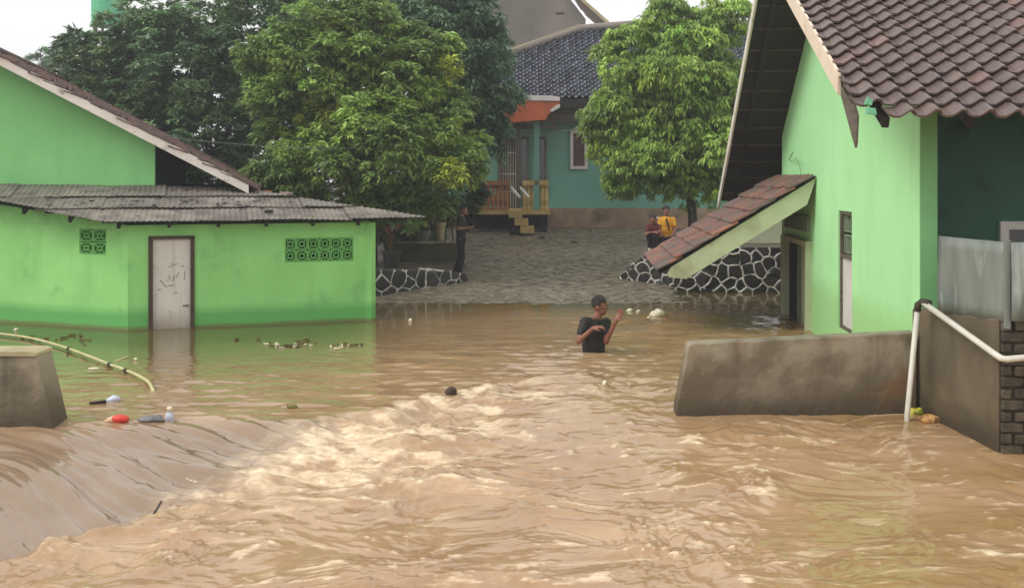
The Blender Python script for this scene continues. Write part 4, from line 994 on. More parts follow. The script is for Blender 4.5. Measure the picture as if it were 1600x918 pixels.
MB().box(((e0.x + e1.x) / 2, Ye + .01, Ze - .22), (e1.x - e0.x, .05, .26)).build('eave_board', M['underroof'], th)
MB().box(((e0.x + e1.x) / 2, Ye + .38, Ze - .36), (e1.x - e0.x, .7, .04)).build('soffit', M['wood_grey'], th)
MB().box((fx(905, 30.6), 30.62, Ze - .62), (fx(960, 30.6) - fx(852, 30.6), .08, .25)).build('eave_trim', M['wood_grey'], th)
twf, tlf = .205, .235; sdirf = Vector((0, 1, pit)).normalized(); supf2 = Vector((0, -pit, 1)).normalized()
tf_me = tile_mesh('roof_tile', M['tile_far'], twf, tlf * 1.15, amp=1.9, th=.014, lip=.04)
cells = []; rd = random.Random(4); nn = int((e1.x - e0.x) / twf)
def inpoly(x, y):
    c_ = False
    for i in range(len(poly)):
        a, b_ = poly[i], poly[i - 1]
        if (a.y > y) != (b_.y > y) and x < (b_.x - a.x) * (y - a.y) / (b_.y - a.y) + a.x: c_ = not c_
    return c_
for j in range(40):
    for i in range(nn):
        p = Vector((e0.x + .09 + i * twf, Ye - .03, Ze - .06)) + sdirf * (j * tlf) + supf2 * rd.uniform(-.003, .005)
        if not inpoly(p.x, max(p.y, Ye + .02)): continue
        cells.append((0 if 797 < 800 + p.x / p.y * F < 965 else 1, rd.random(), p))
cells.sort(key=lambda c: (c[0], c[1])); rest = MB()
for n_, (v_, _, p) in enumerate(cells):
    Mx = frame(p, Vector((1, 0, 0)), sdirf, supf2) @ Matrix.Rotation(rd.uniform(-.04, .04), 4, 'X') @ Matrix.Rotation(rd.uniform(-.03, .03), 4, 'Z')
    if n_ < 290: inst('roof_tile', tf_me, deck_, Mx)
    else: rest.add([Mx @ v.co for v in tf_me.vertices], [tuple(q.vertices) for q in tf_me.polygons])
rest.build('roof_tiles_beyond', M['tile_far'], deck_, kind='stuff')
# porch
YP = 29.2
def qx(px): return (px - 800) / F * YP
def qz(py): return CH - (py - HZ) / F * YP
fl = qz(328)
def slab(pa, pb, za, zb, ya, yb, nm, m_, par=th): return MB().box(((qx(pa) + qx(pb)) / 2, (ya + yb) / 2, (za + zb) / 2), (qx(pb) - qx(pa), yb - ya, zb - za)).build(nm, m_, par)
pf = slab(722, 860, fl - .13, fl, YP, YW - .12, 'porch_floor', M['cream'])
for px in (728, 805, 850): slab(px - 4, px + 4, .4, fl - .132, YP + .15, YP + .4, 'porch_pier', M['underroof'])
slab(726, 858, .5, fl - .135, YW - .3, YW - .13, 'under_porch_dark', M['black'])  # black sheet added for the shade under the porch floor
post = slab(834, 843, fl, 4.0, YP + .02, YP + .19, 'porch_post', M['teal'])
slab(729, 737, fl, 4.0, YP + .02, YP + .18, 'porch_post', M['teal'])
MB().box((qx(810), YP + .1, qz(246)), (.12, .12, 2.9)).build('porch_post', M['wood_grey'], th)
def baluster_run(pa, pb, m_, nb):
    zt, zb = qz(282), fl
    rail = slab(pa, pb, zt - .13, zt, YP + .02, YP + .2, 'railing', m_)
    b_me = MB().lathe((0, 0, 0), [(.065, 0), (.07, .05), (.045, .1), (.08, .28), (.05, .5), (.045, .6), (.07, .66), (.065, zt - .13 - zb)], 8).mesh('baluster', m_)
    for k_ in range(nb): inst('baluster', b_me, rail, Matrix.Translation((qx(pa) + (qx(pb) - qx(pa)) * (k_ + .5) / nb, YP + .11, zb)))
baluster_run(816, 857, M['cream'], 6); baluster_run(738, 796, M['orangewood'], 8)
MB().box((qx(857) - .05, (YP + YW) / 2, (fl + qz(284)) / 2), (.1, YW - YP - .5, qz(284) - fl)).build('railing_side', M['cream'], th)
for k_ in range(3):
    z_ = fl - .19 - k_ * .21; slab(795 + k_ * 9, 816 + k_ * 9, z_ - .02, z_ + .17, YP - .30 - k_ * .16, YP - .004 - k_ * .002, 'step', M['cream'])
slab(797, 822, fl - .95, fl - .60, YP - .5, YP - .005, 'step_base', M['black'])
for sx_ in (798, 812): MB().beam((qx(sx_), YP + .1, qz(292)), (qx(sx_ + 14), YP - .5, qz(308)), .05, .06).build('handrail', M['white'], th)
# orange canopy with white lip
cv = MB(); ca_, cb_ = 790, 868
cv.prism([(qx(788), YP - .3, qz(193)), (qx(852), YP - .3, qz(188)), (qx(856), YP - .3, qz(180)), (qx(874), YP - .3, qz(166)), (qx(874), YP - .3, qz(152)), (qx(792), YP - .3, qz(152))], (0, 1.9, .06))
canopy = cv.build('canopy', M['orange'], th)
MB().prism([(qx(819), YP - .33, qz(158)), (qx(874), YP - .33, qz(159)), (qx(874), YP - .33, qz(153)), (qx(862), YP - .33, qz(151)), (qx(820), YP - .33, qz(150))], (0, .03, 0)).build('canopy_lip', M['white'], canopy)
MB().prism([(qx(858), YP - .33, qz(174)), (qx(862), YP - .33, qz(176)), (qx(874), YP - .33, qz(169)), (qx(874), YP - .33, qz(164)), (qx(868), YP - .33, qz(166))], (0, .028, 0)).build('canopy_lip', M['white'], canopy)
slab(790, 870, qz(200), qz(193) - .01, YP + .3, YP + .5, 'porch_beam', M['wood_grey'])

# ------------------------------------------------------------------ tall grey gable behind
gh = empty('grey_house', (3.0, 40, 1), 'tall unpainted grey-brown house behind the teal house, with a pale pinkish tile roof', 'house')
YG = 39.0
X_ = lambda px: (px - 800) / F * YG
Z_ = lambda py: CH - (py - HZ) / F * YG
MB().prism([(X_(690), YG, 1), (X_(915), YG, 1), (X_(915), YG, Z_(30)), (X_(888), YG, Z_(-5)), (X_(800), YG, Z_(-78)), (X_(690), YG, Z_(10))], (0, .2, 0)).build('gable_wall', M['greywall'], gh)
MB().box((X_(780), YG - .01, Z_(21)), (.34, .03, .05)).build('wall_slot', M['underroof'], gh)
MB().box((X_(875), YG - .01, Z_(21)), (.30, .03, .05)).build('wall_slot', M['underroof'], gh)
def gpnt(px, py, dy=0): return Vector((X_(px), YG + dy, Z_(py)))
gr = MB().prism([gpnt(893, -4, -.6), gpnt(948, 42, -.6), gpnt(990, 44, 5), gpnt(930, -8, 5)], (0, 0, .08)).build('roof', M['tile_pink'], gh)
MB().prism([gpnt(892, -6, -.65), gpnt(946, 42, -.65), gpnt(951, 40, -.65), gpnt(897, -8, -.65)], (0, -.05, 0)).build('barge_board', M['concrete_top'], gh)
MB().prism([gpnt(893, -4, 3), gpnt(800, -84, 3), gpnt(690, 4, 3), gpnt(690, 14, 3)], (0, .1, 0)).build('rear_gable', M['greywall'], gh)
rd = random.Random(6)
pk = MB(); pa_, pb_, pc_, pd_ = gpnt(893, -4, -.6), gpnt(948, 42, -.6), gpnt(930, -8, 5), gpnt(990, 44, 5)
pt_me = tile_mesh('roof_tile', M['tile_pink'], .24, .36, amp=1.0)
for i in range(11):
    for j in range(14):
        s_, t_ = (i + .5) / 11, (j + .5) / 14
        p = (pa_.lerp(pb_, s_)).lerp(pc_.lerp(pd_, s_), t_) + Vector((0, 0, .1)); dd = (pa_ - pb_).normalized(); ax = (pd_ - pb_).normalized(); up_ = ax.cross(dd).normalized()
        if up_.z < 0: up_ = -up_
        inst('roof_tile', pt_me, gr, frame(p, ax, dd, up_) @ Matrix.Rotation(rd.uniform(-.05, .05), 4, 'Z'))
MB().box((X_(800), YG + 3, 3), (5.3, 5.6, 4)).build('house_body', M['greywall'], gh)

# ------------------------------------------------------------------ green tank on a tower
tk = empty('water_tank', (-18.9, 48, .8), 'tall green cylindrical tank on a steel stand rising over the treetops at the top left', 'water tank')
cx = (168 - 800) / F * 48; zb_ = CH - (42 - HZ) / F * 48
MB().lathe((cx, 48, zb_), [(.72, 0), (.78, .02), (.78, .08), (.72, .1), (.72, 2.6), (.6, 2.9), (.15, 3.05)], 24).build('tank', M['tank'], tk)
lg = MB()
for a in range(4):
    an = math.pi / 4 + a * math.pi / 2; MB().beam((cx + .6 * math.cos(an), 48 + .6 * math.sin(an), .8), (cx + .55 * math.cos(an), 48 + .55 * math.sin(an), zb_), .09, .09).build('leg', M['wood_grey'], tk)

# ------------------------------------------------------------------ trees
def tone(base, rn, v=.25):
    f = np.exp(rn.normal(0, v, 1))[0]; return [base[0] * f, base[1] * f, base[2] * f * .9]
def crown_mesh(name, lobes, tufts, leaves, ll, lw, pal, seed, inner=0.35, droop=0.5, yellow=0.05, ycol=(.30, .34, .05), clump=.42):
    """leaf tufts spread over and inside a set of ellipsoid lobes; every leaf is two bent quads with its own tone"""
    rn = np.random.default_rng(seed); vols = np.array([(l[1][0] * l[1][1] * l[1][2]) ** .667 for l in lobes]); vols /= vols.sum()
    nc = max(14, tufts // 20)
    lc = rn.choice(len(lobes), nc, p=vols); Cc = np.array([l[0] for l in lobes])[lc]; Rc = np.array([l[1] for l in lobes])[lc]
    dc = rn.normal(size=(nc, 3)); dc /= np.linalg.norm(dc, axis=1)[:, None]
    incl = rn.random(nc) < inner; rc_ = np.where(incl, rn.uniform(.2, .75, nc), rn.normal(.84, .08, nc))
    pc_ = Cc + dc * Rc * rc_[:, None]; cr = rn.uniform(.8, 1.25, nc) * clump
    ci = rn.integers(0, nc, tufts); d = rn.normal(size=(tufts, 3)) + dc[ci] * .7 + np.array([0, 0, .55]); d /= np.linalg.norm(d, axis=1)[:, None]
    pos = pc_[ci] + d * (cr[ci] * np.where(rn.random(tufts) < .25, rn.uniform(.2, .9, tufts), rn.normal(1, .08, tufts)))[:, None] * np.array([1, 1, .75])
    nl = tufts * leaves; T = np.repeat(np.arange(tufts), leaves)
    base = pos[T] + rn.normal(0, ll * .13, (nl, 3))
    out = d[T] * .55; th_ = rn.uniform(0, 2 * np.pi, nl)
    dirs = np.stack([np.cos(th_), np.sin(th_), rn.uniform(-.35, .75, nl)], -1) + out
    dirs /= np.linalg.norm(dirs, axis=1)[:, None]
    L_ = ll * rn.uniform(.65, 1.2, nl)[:, None]; W_ = lw * rn.uniform(.7, 1.2, nl)[:, None]
    d2 = dirs.copy(); d2[:, 2] -= droop * rn.uniform(.6, 1.8, nl); d2 /= np.linalg.norm(d2, axis=1)[:, None]
    side = np.cross(dirs, np.array([0, 0, 1.0])) + rn.normal(0, .35, (nl, 3)); side /= np.linalg.norm(side, axis=1)[:, None]
    p0 = base; p1 = base + dirs * L_ * .42; p2 = p1 + d2 * L_ * .58
    V = np.stack([p0 - side * W_ * .12, p0 + side * W_ * .12, p1 - side * W_ * .5, p1 + side * W_ * .5, p2], 1).reshape(-1, 3)
    # quad (0,1,3,2) and triangle (2,3,4)
    o = (np.arange(nl) * 5)[:, None]; quads = (o + np.array([0, 1, 3, 2])).reshape(-1); tris = (o + np.array([2, 3, 4])).reshape(-1)
    loops = np.concatenate([quads, tris]).astype(np.int32); starts = np.concatenate([np.arange(nl) * 4, nl * 4 + np.arange(nl) * 3]).astype(np.int32)
    me_ = bpy.data.meshes.new(name); me_.vertices.add(len(V)); me_.vertices.foreach_set('co', V.ravel().astype(np.float32))
    me_.loops.add(len(loops)); me_.loops.foreach_set('vertex_index', loops); me_.polygons.add(2 * nl); me_.polygons.foreach_set('loop_start', starts)
    me_.update()
    pal = np.array(pal); tt = (pal[rn.integers(0, len(pal), nc)] * np.exp(rn.normal(0, .20, nc))[:, None])[ci] * np.exp(rn.normal(0, .12, tufts))[:, None]
    yl = (rn.random(nc) < yellow)[ci]; tt[yl] = np.array(ycol) * np.exp(rn.normal(0, .2, yl.sum()))[:, None]
    ct = tt[T] * np.exp(rn.normal(0, .18, nl))[:, None]
    col = np.concatenate([np.clip(ct, 0, 1), np.ones((nl, 1))], 1); col = np.repeat(col, 5, axis=0)
    a_ = me_.attributes.new('tone', 'FLOAT_COLOR', 'POINT'); a_.data.foreach_set('color', col.ravel().astype(np.float32))
    me_.materials.append(M['leaf']); return me_
def tree(name, label, trunk, lobes, tufts, leaves, ll, lw, pal, seed, r0=.18, **kw):
    root = empty(name, trunk, label, 'tree')
    me_ = crown_mesh('crown', lobes, tufts, leaves, ll, lw, pal, seed, **kw)
    o = bpy.data.objects.new('crown', me_); COL.objects.link(o); o.parent = root; o.location = -Vector(trunk); o['kind'] = 'stuff'
    rd = random.Random(seed); c0 = Vector(lobes[0][0]); t0 = Vector(trunk); fork = t0.lerp(Vector((c0.x, c0.y, c0.z)), .45); fork.z = t0.z + (c0.z - t0.z) * .5
    MB().tube([t0 - Vector((0, 0, .2)), t0.lerp(fork, .5) + Vector((.06, 0, 0)), fork], [r0 * 1.25, r0 * .95, r0 * .8], 10).build('trunk', M['bark'], root, smooth=True)
    for k_, l in enumerate(lobes[:6]):
        c_ = Vector(l[0]); mid = fork.lerp(c_, .55) + Vector((rd.uniform(-.2, .2), rd.uniform(-.2, .2), .15))
        MB().tube([fork - Vector((0, 0, .05 + .04 * k_)), mid, c_ + Vector((0, 0, l[1][2] * .3))], [r0 * .6, r0 * .38, r0 * .12], 7).build('limb', M['bark'], root, smooth=True)
    return root
def lobe(px, py, Y, rpx, rpy, ry=None):
    m_ = F / Y; return ((px - 800) / m_, Y, CH + (HZ - py) / m_), (rpx / m_, ry or rpx / m_, rpy / m_)
G1 = [(.29, .42, .12), (.24, .36, .11), (.34, .47, .12)]; G2 = [(.06, .11, .045), (.07, .13, .05), (.05, .10, .045)]; G3 = [(.36, .52, .12), (.31, .47, .11), (.42, .58, .13)]
# middle bright tree
tree('mango_tree', 'big bright green mango tree with yellow-green tufts standing behind the shed', (-3.1, 22.0, .5),
     [lobe(560, 140, 22.0, 120, 110), lobe(490, 110, 21.8, 85, 80), lobe(450, 170, 22, 62, 62), lobe(560, 70, 21.8, 85, 58), lobe(640, 110, 21.9, 78, 72), lobe(665, 190, 21.8, 74, 70),
      lobe(480, 245, 21.7, 72, 62), lobe(580, 230, 21.4, 90, 70), lobe(670, 275, 21.6, 72, 55), lobe(560, 300, 21.8, 85, 42), lobe(620, 320, 21.9, 60, 28), lobe(430, 275, 22, 48, 42), lobe(425, 90, 22, 40, 40), lobe(545, 15, 21.9, 42, 30), lobe(712, 235, 21.9, 36, 42)],
     6600, 16, .205, .066, G1, 31, inner=.35, yellow=.07, ycol=(.42, .48, .07), droop=.6, clump=.34)
# broad dark tree behind on the left
tree('dark_tree', 'broad dark green tree spreading behind the left house roof, left of the bright mango tree', (-8.2, 27, .6),
     [lobe(300, 130, 27, 150, 110), lobe(200, 110, 26.8, 90, 65), lobe(130, 140, 27, 50, 50), lobe(160, 190, 26.6, 80, 62), lobe(280, 230, 26.2, 110, 70), lobe(370, 190, 26.2, 100, 90), lobe(380, 70, 26.5, 110, 80), lobe(270, 40, 26.8, 95, 60),
      lobe(450, 20, 26.8, 110, 60), lobe(210, 50, 27, 60, 45), lobe(350, 280, 26.3, 70, 40), lobe(430, 310, 26.3, 80, 40), lobe(108, 90, 27, 28, 38)],
     6200, 15, .22, .078, [(.19, .30, .14), (.22, .32, .14), (.16, .26, .13)], 32, inner=.5, yellow=.04, ycol=(.24, .32, .08))
# dark mango behind on the right of the middle tree
tree('dark_tree', 'dark bluish-green mango tree between the bright mango tree and the dark tiled roof', (-1.9, 26, .6),
     [lobe(690, 90, 26, 95, 85), lobe(740, 120, 25.8, 62, 80), lobe(680, 30, 26, 90, 50), lobe(720, 60, 26, 55, 50), lobe(620, 60, 26.3, 80, 60), lobe(755, 170, 26, 38, 38), lobe(752, 225, 25.9, 26, 38), lobe(700, 190, 26, 60, 60)],
     4600, 16, .24, .07, [(.12, .22, .12), (.15, .25, .13), (.16, .27, .14)], 33, inner=.4, yellow=.01, droop=.8)
# right tree
tree('mango_tree', 'round light green mango tree in front of the teal house, right of the ramp', (4.45, 25, .7),
     [lobe(1052, 155, 25, 85, 95), lobe(1050, 50, 25, 45, 42), lobe(1110, 70, 25, 52, 55), lobe(985, 95, 25, 45, 48), lobe(978, 190, 24.7, 48, 50), lobe(1000, 245, 24.6, 52, 42), lobe(1080, 290, 24.6, 40, 24), lobe(1115, 275, 24.6, 30, 28), lobe(1060, 225, 24.5, 85, 62), lobe(1110, 170, 24.8, 52, 75),
      lobe(1095, 268, 24.8, 58, 42), lobe(1045, 120, 24.3, 75, 60), lobe(1042, 20, 25, 22, 22), lobe(985, 285, 24.6, 30, 25), lobe(952, 195, 24.8, 26, 50), lobe(965, 255, 24.7, 30, 26), lobe(1125, 240, 24.8, 32, 50), lobe(1140, 30, 25, 26, 22)],
     6000, 18, .215, .058, G3, 34, r0=.11, inner=.3, yellow=.06, ycol=(.40, .52, .07), droop=1.1, clump=.38)
# light far conifers
for n_, (px, py, rx_, ry_, Y, lab) in enumerate([(62, 105, 14, 42, 44, 'leftmost slim pale conifer rising above the left roof'), (76, 115, 14, 46, 44.6, 'middle slim pale conifer rising above the left roof'), (92, 122, 14, 46, 45.2, 'rightmost slim pale conifer above the left roof, next to the dark tree')]):
    m_ = F / Y; cx_ = (px - 800) / m_; z0_ = CH + (HZ - py) / m_
    lo_ = [((cx_, Y, z0_ - 1.4), (.75, .75, 1.2)), ((cx_, Y, z0_ - .2), (.5, .5, .9)), ((cx_, Y, z0_ + .7), (.22, .22, .55)), ((cx_ + .5, Y, z0_ - 3.2), (1.0, 1.0, 1.8))]
    r_ = tree('conifer', lab, (cx_, Y, .8), lo_, 760, 12, .22, .05, [(.22, .32, .20), (.25, .36, .22)], 40 + n_, r0=.09, inner=.3, yellow=0, droop=.1, clump=.22); r_['group'] = 'slim pale conifers'
# understory bushes behind the shed
for n_, (px, py, Y, rx_, ry_, lab) in enumerate([(610, 345, 24, 45, 38, 'dark bush behind the right end of the shed roof, left of the potted plants'), (668, 335, 25, 42, 34, 'dark bush behind the potted plants, left of the standing man'), (715, 320, 27, 40, 30, 'dark bush under the trees, just left of the porch void')]):
    b_ = empty('bush', ((px - 800) / F * Y, Y, .5), lab, 'bush')
    me_ = crown_mesh('foliage', [lobe(px, py, Y, rx_, ry_), lobe(px - 18, py + 12, Y - .2, rx_ * .6, ry_ * .6), lobe(px + 20, py - 10, Y, rx_ * .6, ry_ * .6)], 330, 14, .16, .05, G2, 60 + n_, inner=.4, yellow=0, clump=.25)
    o = bpy.data.objects.new('foliage', me_); COL.objects.link(o); o.parent = b_; o.location = -b_.location; o['kind'] = 'stuff'
    for k_ in range(3): MB().tube([b_.location + Vector((-.1 + .1 * k_, 0, 0)), b_.location + Vector((-.2 + .2 * k_, 0, .9))], [.025, .012], 6).build('stem', M['bark'], b_)
# potted plants on the left bed
def potted(px, py, Y, r, h, lab, m_, npl, ll, seed, cols, upright=.6):
    x_ = (px - 800) / F * Y; z_ = CH - (py - HZ) / F * Y; rd = random.Random(seed)
    t = empty('potted_plant', (x_, Y, z_), lab, 'potted plant')
    MB().lathe((x_, Y, z_), [(r * .7, 0), (r * .95, h * .85), (r * 1.08, h * .86), (r * 1.08, h), (r * .9, h), (r * .88, h * .9)], 14).build('pot', m_, t)
    for k_ in range(npl):
        a = rd.uniform(0, 6.28); d1 = Vector((math.cos(a) * (1 - upright), math.sin(a) * (1 - upright), upright * rd.uniform(.8, 1.2))).normalized(); L_ = ll * rd.uniform(.7, 1.15)
        sd = d1.cross(Vector((0, 0, 1))).normalized() * (ll * .07); b0 = Vector((x_, Y, z_ + h * .9)); b1 = b0 + d1 * L_ * .5; b2 = b1 + (d1 + Vector((0, 0, -.35))).normalized() * L_ * .3; b3 = b2 + (d1 + Vector((0, 0, -.9))).normalized() * L_ * .25
        MB().add([b0 - sd * .3, b0 + sd * .3, b1 - sd, b1 + sd, b2 - sd * .8, b2 + sd * .8, b3], [(0, 1, 3, 2), (2, 3, 5, 4), (4, 5, 6)]).build('leaf', rd.choice(cols), t)
lg1 = mat('green_plant_leaf', S(80, 98, 50), S(60, 78, 40), .5, 4); lg2 = mat('reddish_plant_leaf', S(120, 78, 58), S(96, 60, 46), .5, 4); lg3 = mat('dark_plant_leaf', S(44, 62, 40), S(34, 50, 32), .5, 4)
potted(612, 418, 20.9, .20, .34, 'dark pot with upright reddish and green leaves at the stone wall beside the shed', M['pot'], 22, .75, 1, [lg1, lg2, lg3], .75)
potted(658, 378, 23.4, .22, .26, 'grey square-looking pot with dark leaves on the bed edge, left of the standing man', M['pot_grey'], 18, .6, 2, [lg3, lg1])
potted(636, 380, 23.2, .2, .26, 'dark pot with drooping dark leaves, left of the grey pot on the bed edge', M['pot'], 18, .6, 3, [lg3])
potted(688, 376, 23.6, .12, .42, 'slim pale pot on the bed edge nearest the standing man', M['concrete_top'], 14, .45, 4, [lg3, lg1])
MB().box(((665 - 800) / F * 23.0, 23.0, .84), (1.6, .16, .14)).box(((665 - 800) / F * 23.0, 23.0, .6), (1.5, .12, .36))
kb = empty('planter_kerb', (-1.9, 23.0, .4), 'low mossy kerb under the row of plant pots left of the ramp', 'kerb')
MB().box((-1.95, 23.0, .655), (1.75, .14, .40)).build('kerb_body', M['moss'], kb, bevel=.015); MB().box((-1.95, 22.99, .88), (1.78, .2, .05)).build('kerb_cap', M['concrete'], kb, bevel=.01)
# overhead cable
cb_pts = []
p0_, p1_ = at_px(255, 214, 20.0), at_px(640, 230, 20.4)
for i in range(17): t = i / 16; p = p0_.lerp(p1_, t); p.z -= .10 * math.sin(math.pi * t); cb_pts.append(p)
tag(MB().tube(cb_pts, .007, 6).build('overhead_cable', M['cable'], smooth=True), 'thin pale cable strung in front of the trees from the left roof', 'cable')
tag(MB().tube([at_px(735, 195, 28.8), at_px(800, 206, 29.3), at_px(860, 208, 30), at_px(935, 196, 30.2)], .014, 6).build('house_cable', M['cable'], smooth=True), 'pale cable running under the orange canopy of the teal house', 'cable')
# ------------------------------------------------------------------ people
def capsule(mb, p, q, r0, r1, n=12):
    p, q = Vector(p), Vector(q); mb.tube([p, p.lerp(q, .5), q], [r0, (r0 + r1) / 2, r1], n); mb.ball(p, r0 * 1.0, n, 8); mb.ball(q, r1 * 1.0, n, 8)
def rot_to(z, x=None):
    z = Vector(z).normalized(); x = Vector(x) if x is not None else Vector((1, 0, 0)); x = (x - z * x.dot(z)).normalized(); y = z.cross(x)
    return Matrix((x, y, z)).transposed()
def skinned(mb, name, m_, parent, voxel, smooth_it=3, cut=None):
    """fuses the overlapping volumes into one continuous surface"""
    me_ = mb.mesh(name, None); o = bpy.data.objects.new(name, me_); COL.objects.link(o)
    r = o.modifiers.new('r', 'REMESH'); r.mode = 'VOXEL'; r.voxel_size = voxel
    s_ = o.modifiers.new('s', 'SMOOTH'); s_.iterations = smooth_it; s_.factor = .5
    dg = bpy.context.evaluated_depsgraph_get(); new = bpy.data.meshes.new_from_object(o.evaluated_get(dg)); bpy.data.objects.remove(o)
    b0 = origin(parent); new.transform(Matrix.Translation(-b0)); new.shade_smooth(); new.materials.clear(); new.materials.append(m_)
    o = bpy.data.objects.new(name, new); COL.objects.link(o); o.parent = parent; return o
def hand(mb, wrist, dirv, palm_n, sc=1.0, curl=.5, side=1):
    d = Vector(dirv).normalized(); n = Vector(palm_n); n = (n - d * n.dot(d)).normalized(); s_ = d.cross(n) * side
    w = Vector(wrist); R_ = Matrix((s_, n, d)).transposed()
    mb.ball(w + d * .045 * sc, (.040 * sc, .017 * sc, .052 * sc), 12, 8, R_); capsule(mb, w, w + d * .03 * sc, .024 * sc, .026 * sc, 8)
    for k_, (o_, L_) in enumerate([(-.030, .070), (-.010, .080), (.010, .076), (.029, .060)]):
        b0 = w + d * .085 * sc + s_ * o_ * sc; c1 = (d * math.cos(curl * .6) + n * math.sin(curl * .6)); c2 = (d * math.cos(curl * 1.5) + n * math.sin(curl * 1.5))
        b1 = b0 + c1 * L_ * .5 * sc + s_ * o_ * .15; b2 = b1 + c2 * L_ * .5 * sc
        capsule(mb, b0 - d * .02 * sc, b1, .0092 * sc, .0085 * sc, 8); capsule(mb, b1, b2, .0085 * sc, .0072 * sc, 8)
    t0 = w + d * .03 * sc - s_ * .03 * sc; t1 = t0 + (d * .6 - s_ * .7 + n * .3).normalized() * .04 * sc; t2 = t1 + (d * .9 - s_ * .2 + n * .4).normalized() * .032 * sc
    capsule(mb, t0, t1, .0125 * sc, .0105 * sc, 8); capsule(mb, t1, t2, .0105 * sc, .008 * sc, 8)
def person(root_loc, label, J, face, sc=1.0, voxel=.009, shirt='shirt_black', pants='trousers', shoe=None, sleeve=.55, hair_long=False, group=None, long_pants=True, skin='skin'):
    """J: joints in world coordinates: pelvis, chest, neck, head, shR elR haR shL elL haL, hipR knR anR hipL knL anL, plus hand/foot directions"""
    t = empty('person', root_loc, label, 'person', group)
    f = Vector(face).normalized(); up = Vector((0, 0, 1)); tilt = (up + f * .06).normalized(); R_ = rot_to(tilt, f); J = {k_: (Vector(v)) for k_, v in J.items()}
    b = MB(); H = J['head']; s = sc
    sh = (J['shL'] - J['shR']); shn = sh.normalized()
    tf = shn.cross(up).normalized() * -1
    if 'tfront' in J: tf = J['tfront'].normalized()
    Rt = Matrix((shn, shn.cross(up) * -1, up)).transposed()
    # torso
    b.ball(J['chest'] + Vector((0, 0, .02)), (sh.length * .5, .105 * s, .18 * s), 18, 12, Rt)
    b.ball(J['chest'].lerp(J['pelvis'], .5), (.14 * s, .095 * s, .20 * s), 16, 10, Rt)
    b.ball(J['pelvis'], (.155 * s, .105 * s, .12 * s), 16, 10, Rt)
    capsule(b, J['shR'], J['shL'], .055 * s, .055 * s); capsule(b, J['neck'] - Vector((0, 0, .05 * s)), H - Vector((0, 0, .06 * s)) - f * .01, .052 * s, .048 * s)
    capsule(b, J['neck'] - Vector((0, 0, .02)), J['shR'], .05 * s, .05 * s); capsule(b, J['neck'] - Vector((0, 0, .02)), J['shL'], .05 * s, .05 * s)
    # head
    b.ball(H + tilt * .025 * s, (.094 * s, .076 * s, .098 * s), 20, 14, R_); b.ball(H + f * .03 * s - tilt * .045 * s, (.060 * s, .056 * s, .066 * s), 16, 10, R_)
    b.ball(H + f * .062 * s - tilt * .088 * s, (.02 * s, .026 * s, .016 * s), 10, 8, R_)                     # chin
    sdv = tilt.cross(f).normalized()
    capsule(b, H + f * .088 * s + tilt * .012 * s, H + f * .108 * s - tilt * .022 * s, .008 * s, .013 * s, 8)  # nose
    b.ball(H + f * .082 * s + tilt * .024 * s, (.014 * s, .046 * s, .012 * s), 10, 8, R_)                     # brow
    b.ball(H + f * .086 * s - tilt * .052 * s, (.012 * s, .024 * s, .010 * s), 10, 8, R_)                     # lips
    for sg in (-1, 1): b.ball(H + sdv * .078 * s * sg - f * .005 * s - tilt * .004 * s, (.020 * s, .009 * s, .032 * s), 10, 8, R_)
    # arms
    for sd in 'RL':
        capsule(b, J['sh' + sd], J['el' + sd], .045 * s, .036 * s); capsule(b, J['el' + sd], J['ha' + sd], .037 * s, .024 * s)
        hd = J.get('hd' + sd, J['ha' + sd] - J['el' + sd]); hand(b, J['ha' + sd], hd, J.get('hn' + sd, Vector((0, 0, -1))), s * 1.05, curl=J['curl' + sd].x if 'curl' + sd in J else .5, side=1 if sd == 'R' else -1)
        capsule(b, J['hip' + sd], J['kn' + sd], .078 * s, .054 * s); capsule(b, J['kn' + sd], J['an' + sd], .054 * s, .034 * s)
        fd = J.get('fd' + sd, f * 1.0); fd = Vector((fd.x, fd.y, fd.z)).normalized(); a = J['an' + sd]
        capsule(b, a - fd * .04 * s - Vector((0, 0, .035 * s)), a + fd * .15 * s - Vector((0, 0, .05 * s)), .034 * s, .024 * s)
        capsule(b, a, a + fd * .03 * s - Vector((0, 0, .04 * s)), .036 * s, .034 * s)
    skinned(b, 'body', M[skin], t, voxel)
    # shirt
    c = MB(); e = .014 * s
    c.ball(J['chest'] + Vector((0, 0, .015)), (sh.length * .5 + e, .105 * s + e, .18 * s + e * .5), 18, 12, Rt)
    c.ball(J['chest'].lerp(J['pelvis'], .5), (.14 * s + e * 1.6, .095 * s + e * 1.8, .21 * s), 16, 10, Rt)
    c.ball(J['pelvis'] + Vector((0, 0, .01)), (.155 * s + e * 1.3, .105 * s + e * 1.4, .11 * s), 16, 10, Rt)
    capsule(c, J['shR'], J['shL'], .055 * s + e * .8, .055 * s + e * .8)
    for sd in 'RL':
        capsule(c, J['sh' + sd], J['sh' + sd].lerp(J['el' + sd], sleeve), .048 * s + e, .045 * s + e)
        capsule(c, J['neck'] - Vector((0, 0, .045)) , J['sh' + sd], .045 * s + e * .6, .05 * s + e * .8)
    skinned(c, 'shirt', M[shirt], t, voxel, 2)
    # trousers
    c = MB(); c.ball(J['pelvis'] - Vector((0, 0, .02)), (.155 * s + .012, .105 * s + .014, .12 * s), 16, 10, Rt); end = .93 if long_pants else .25
    for sd in 'RL':
        capsule(c, J['hip' + sd], J['kn' + sd], .078 * s + .012, .056 * s + .012); capsule(c, J['kn' + sd], J['kn' + sd].lerp(J['an' + sd], end), .056 * s + .012, (.045 if long_pants else .055) * s + .012)
    skinned(c, 'trousers', M[pants], t, voxel, 2)
    # hair
    c = MB(); c.ball(H + tilt * .043 * s - f * .012 * s, (.101 * s, .086 * s, .094 * s), 20, 12, R_)
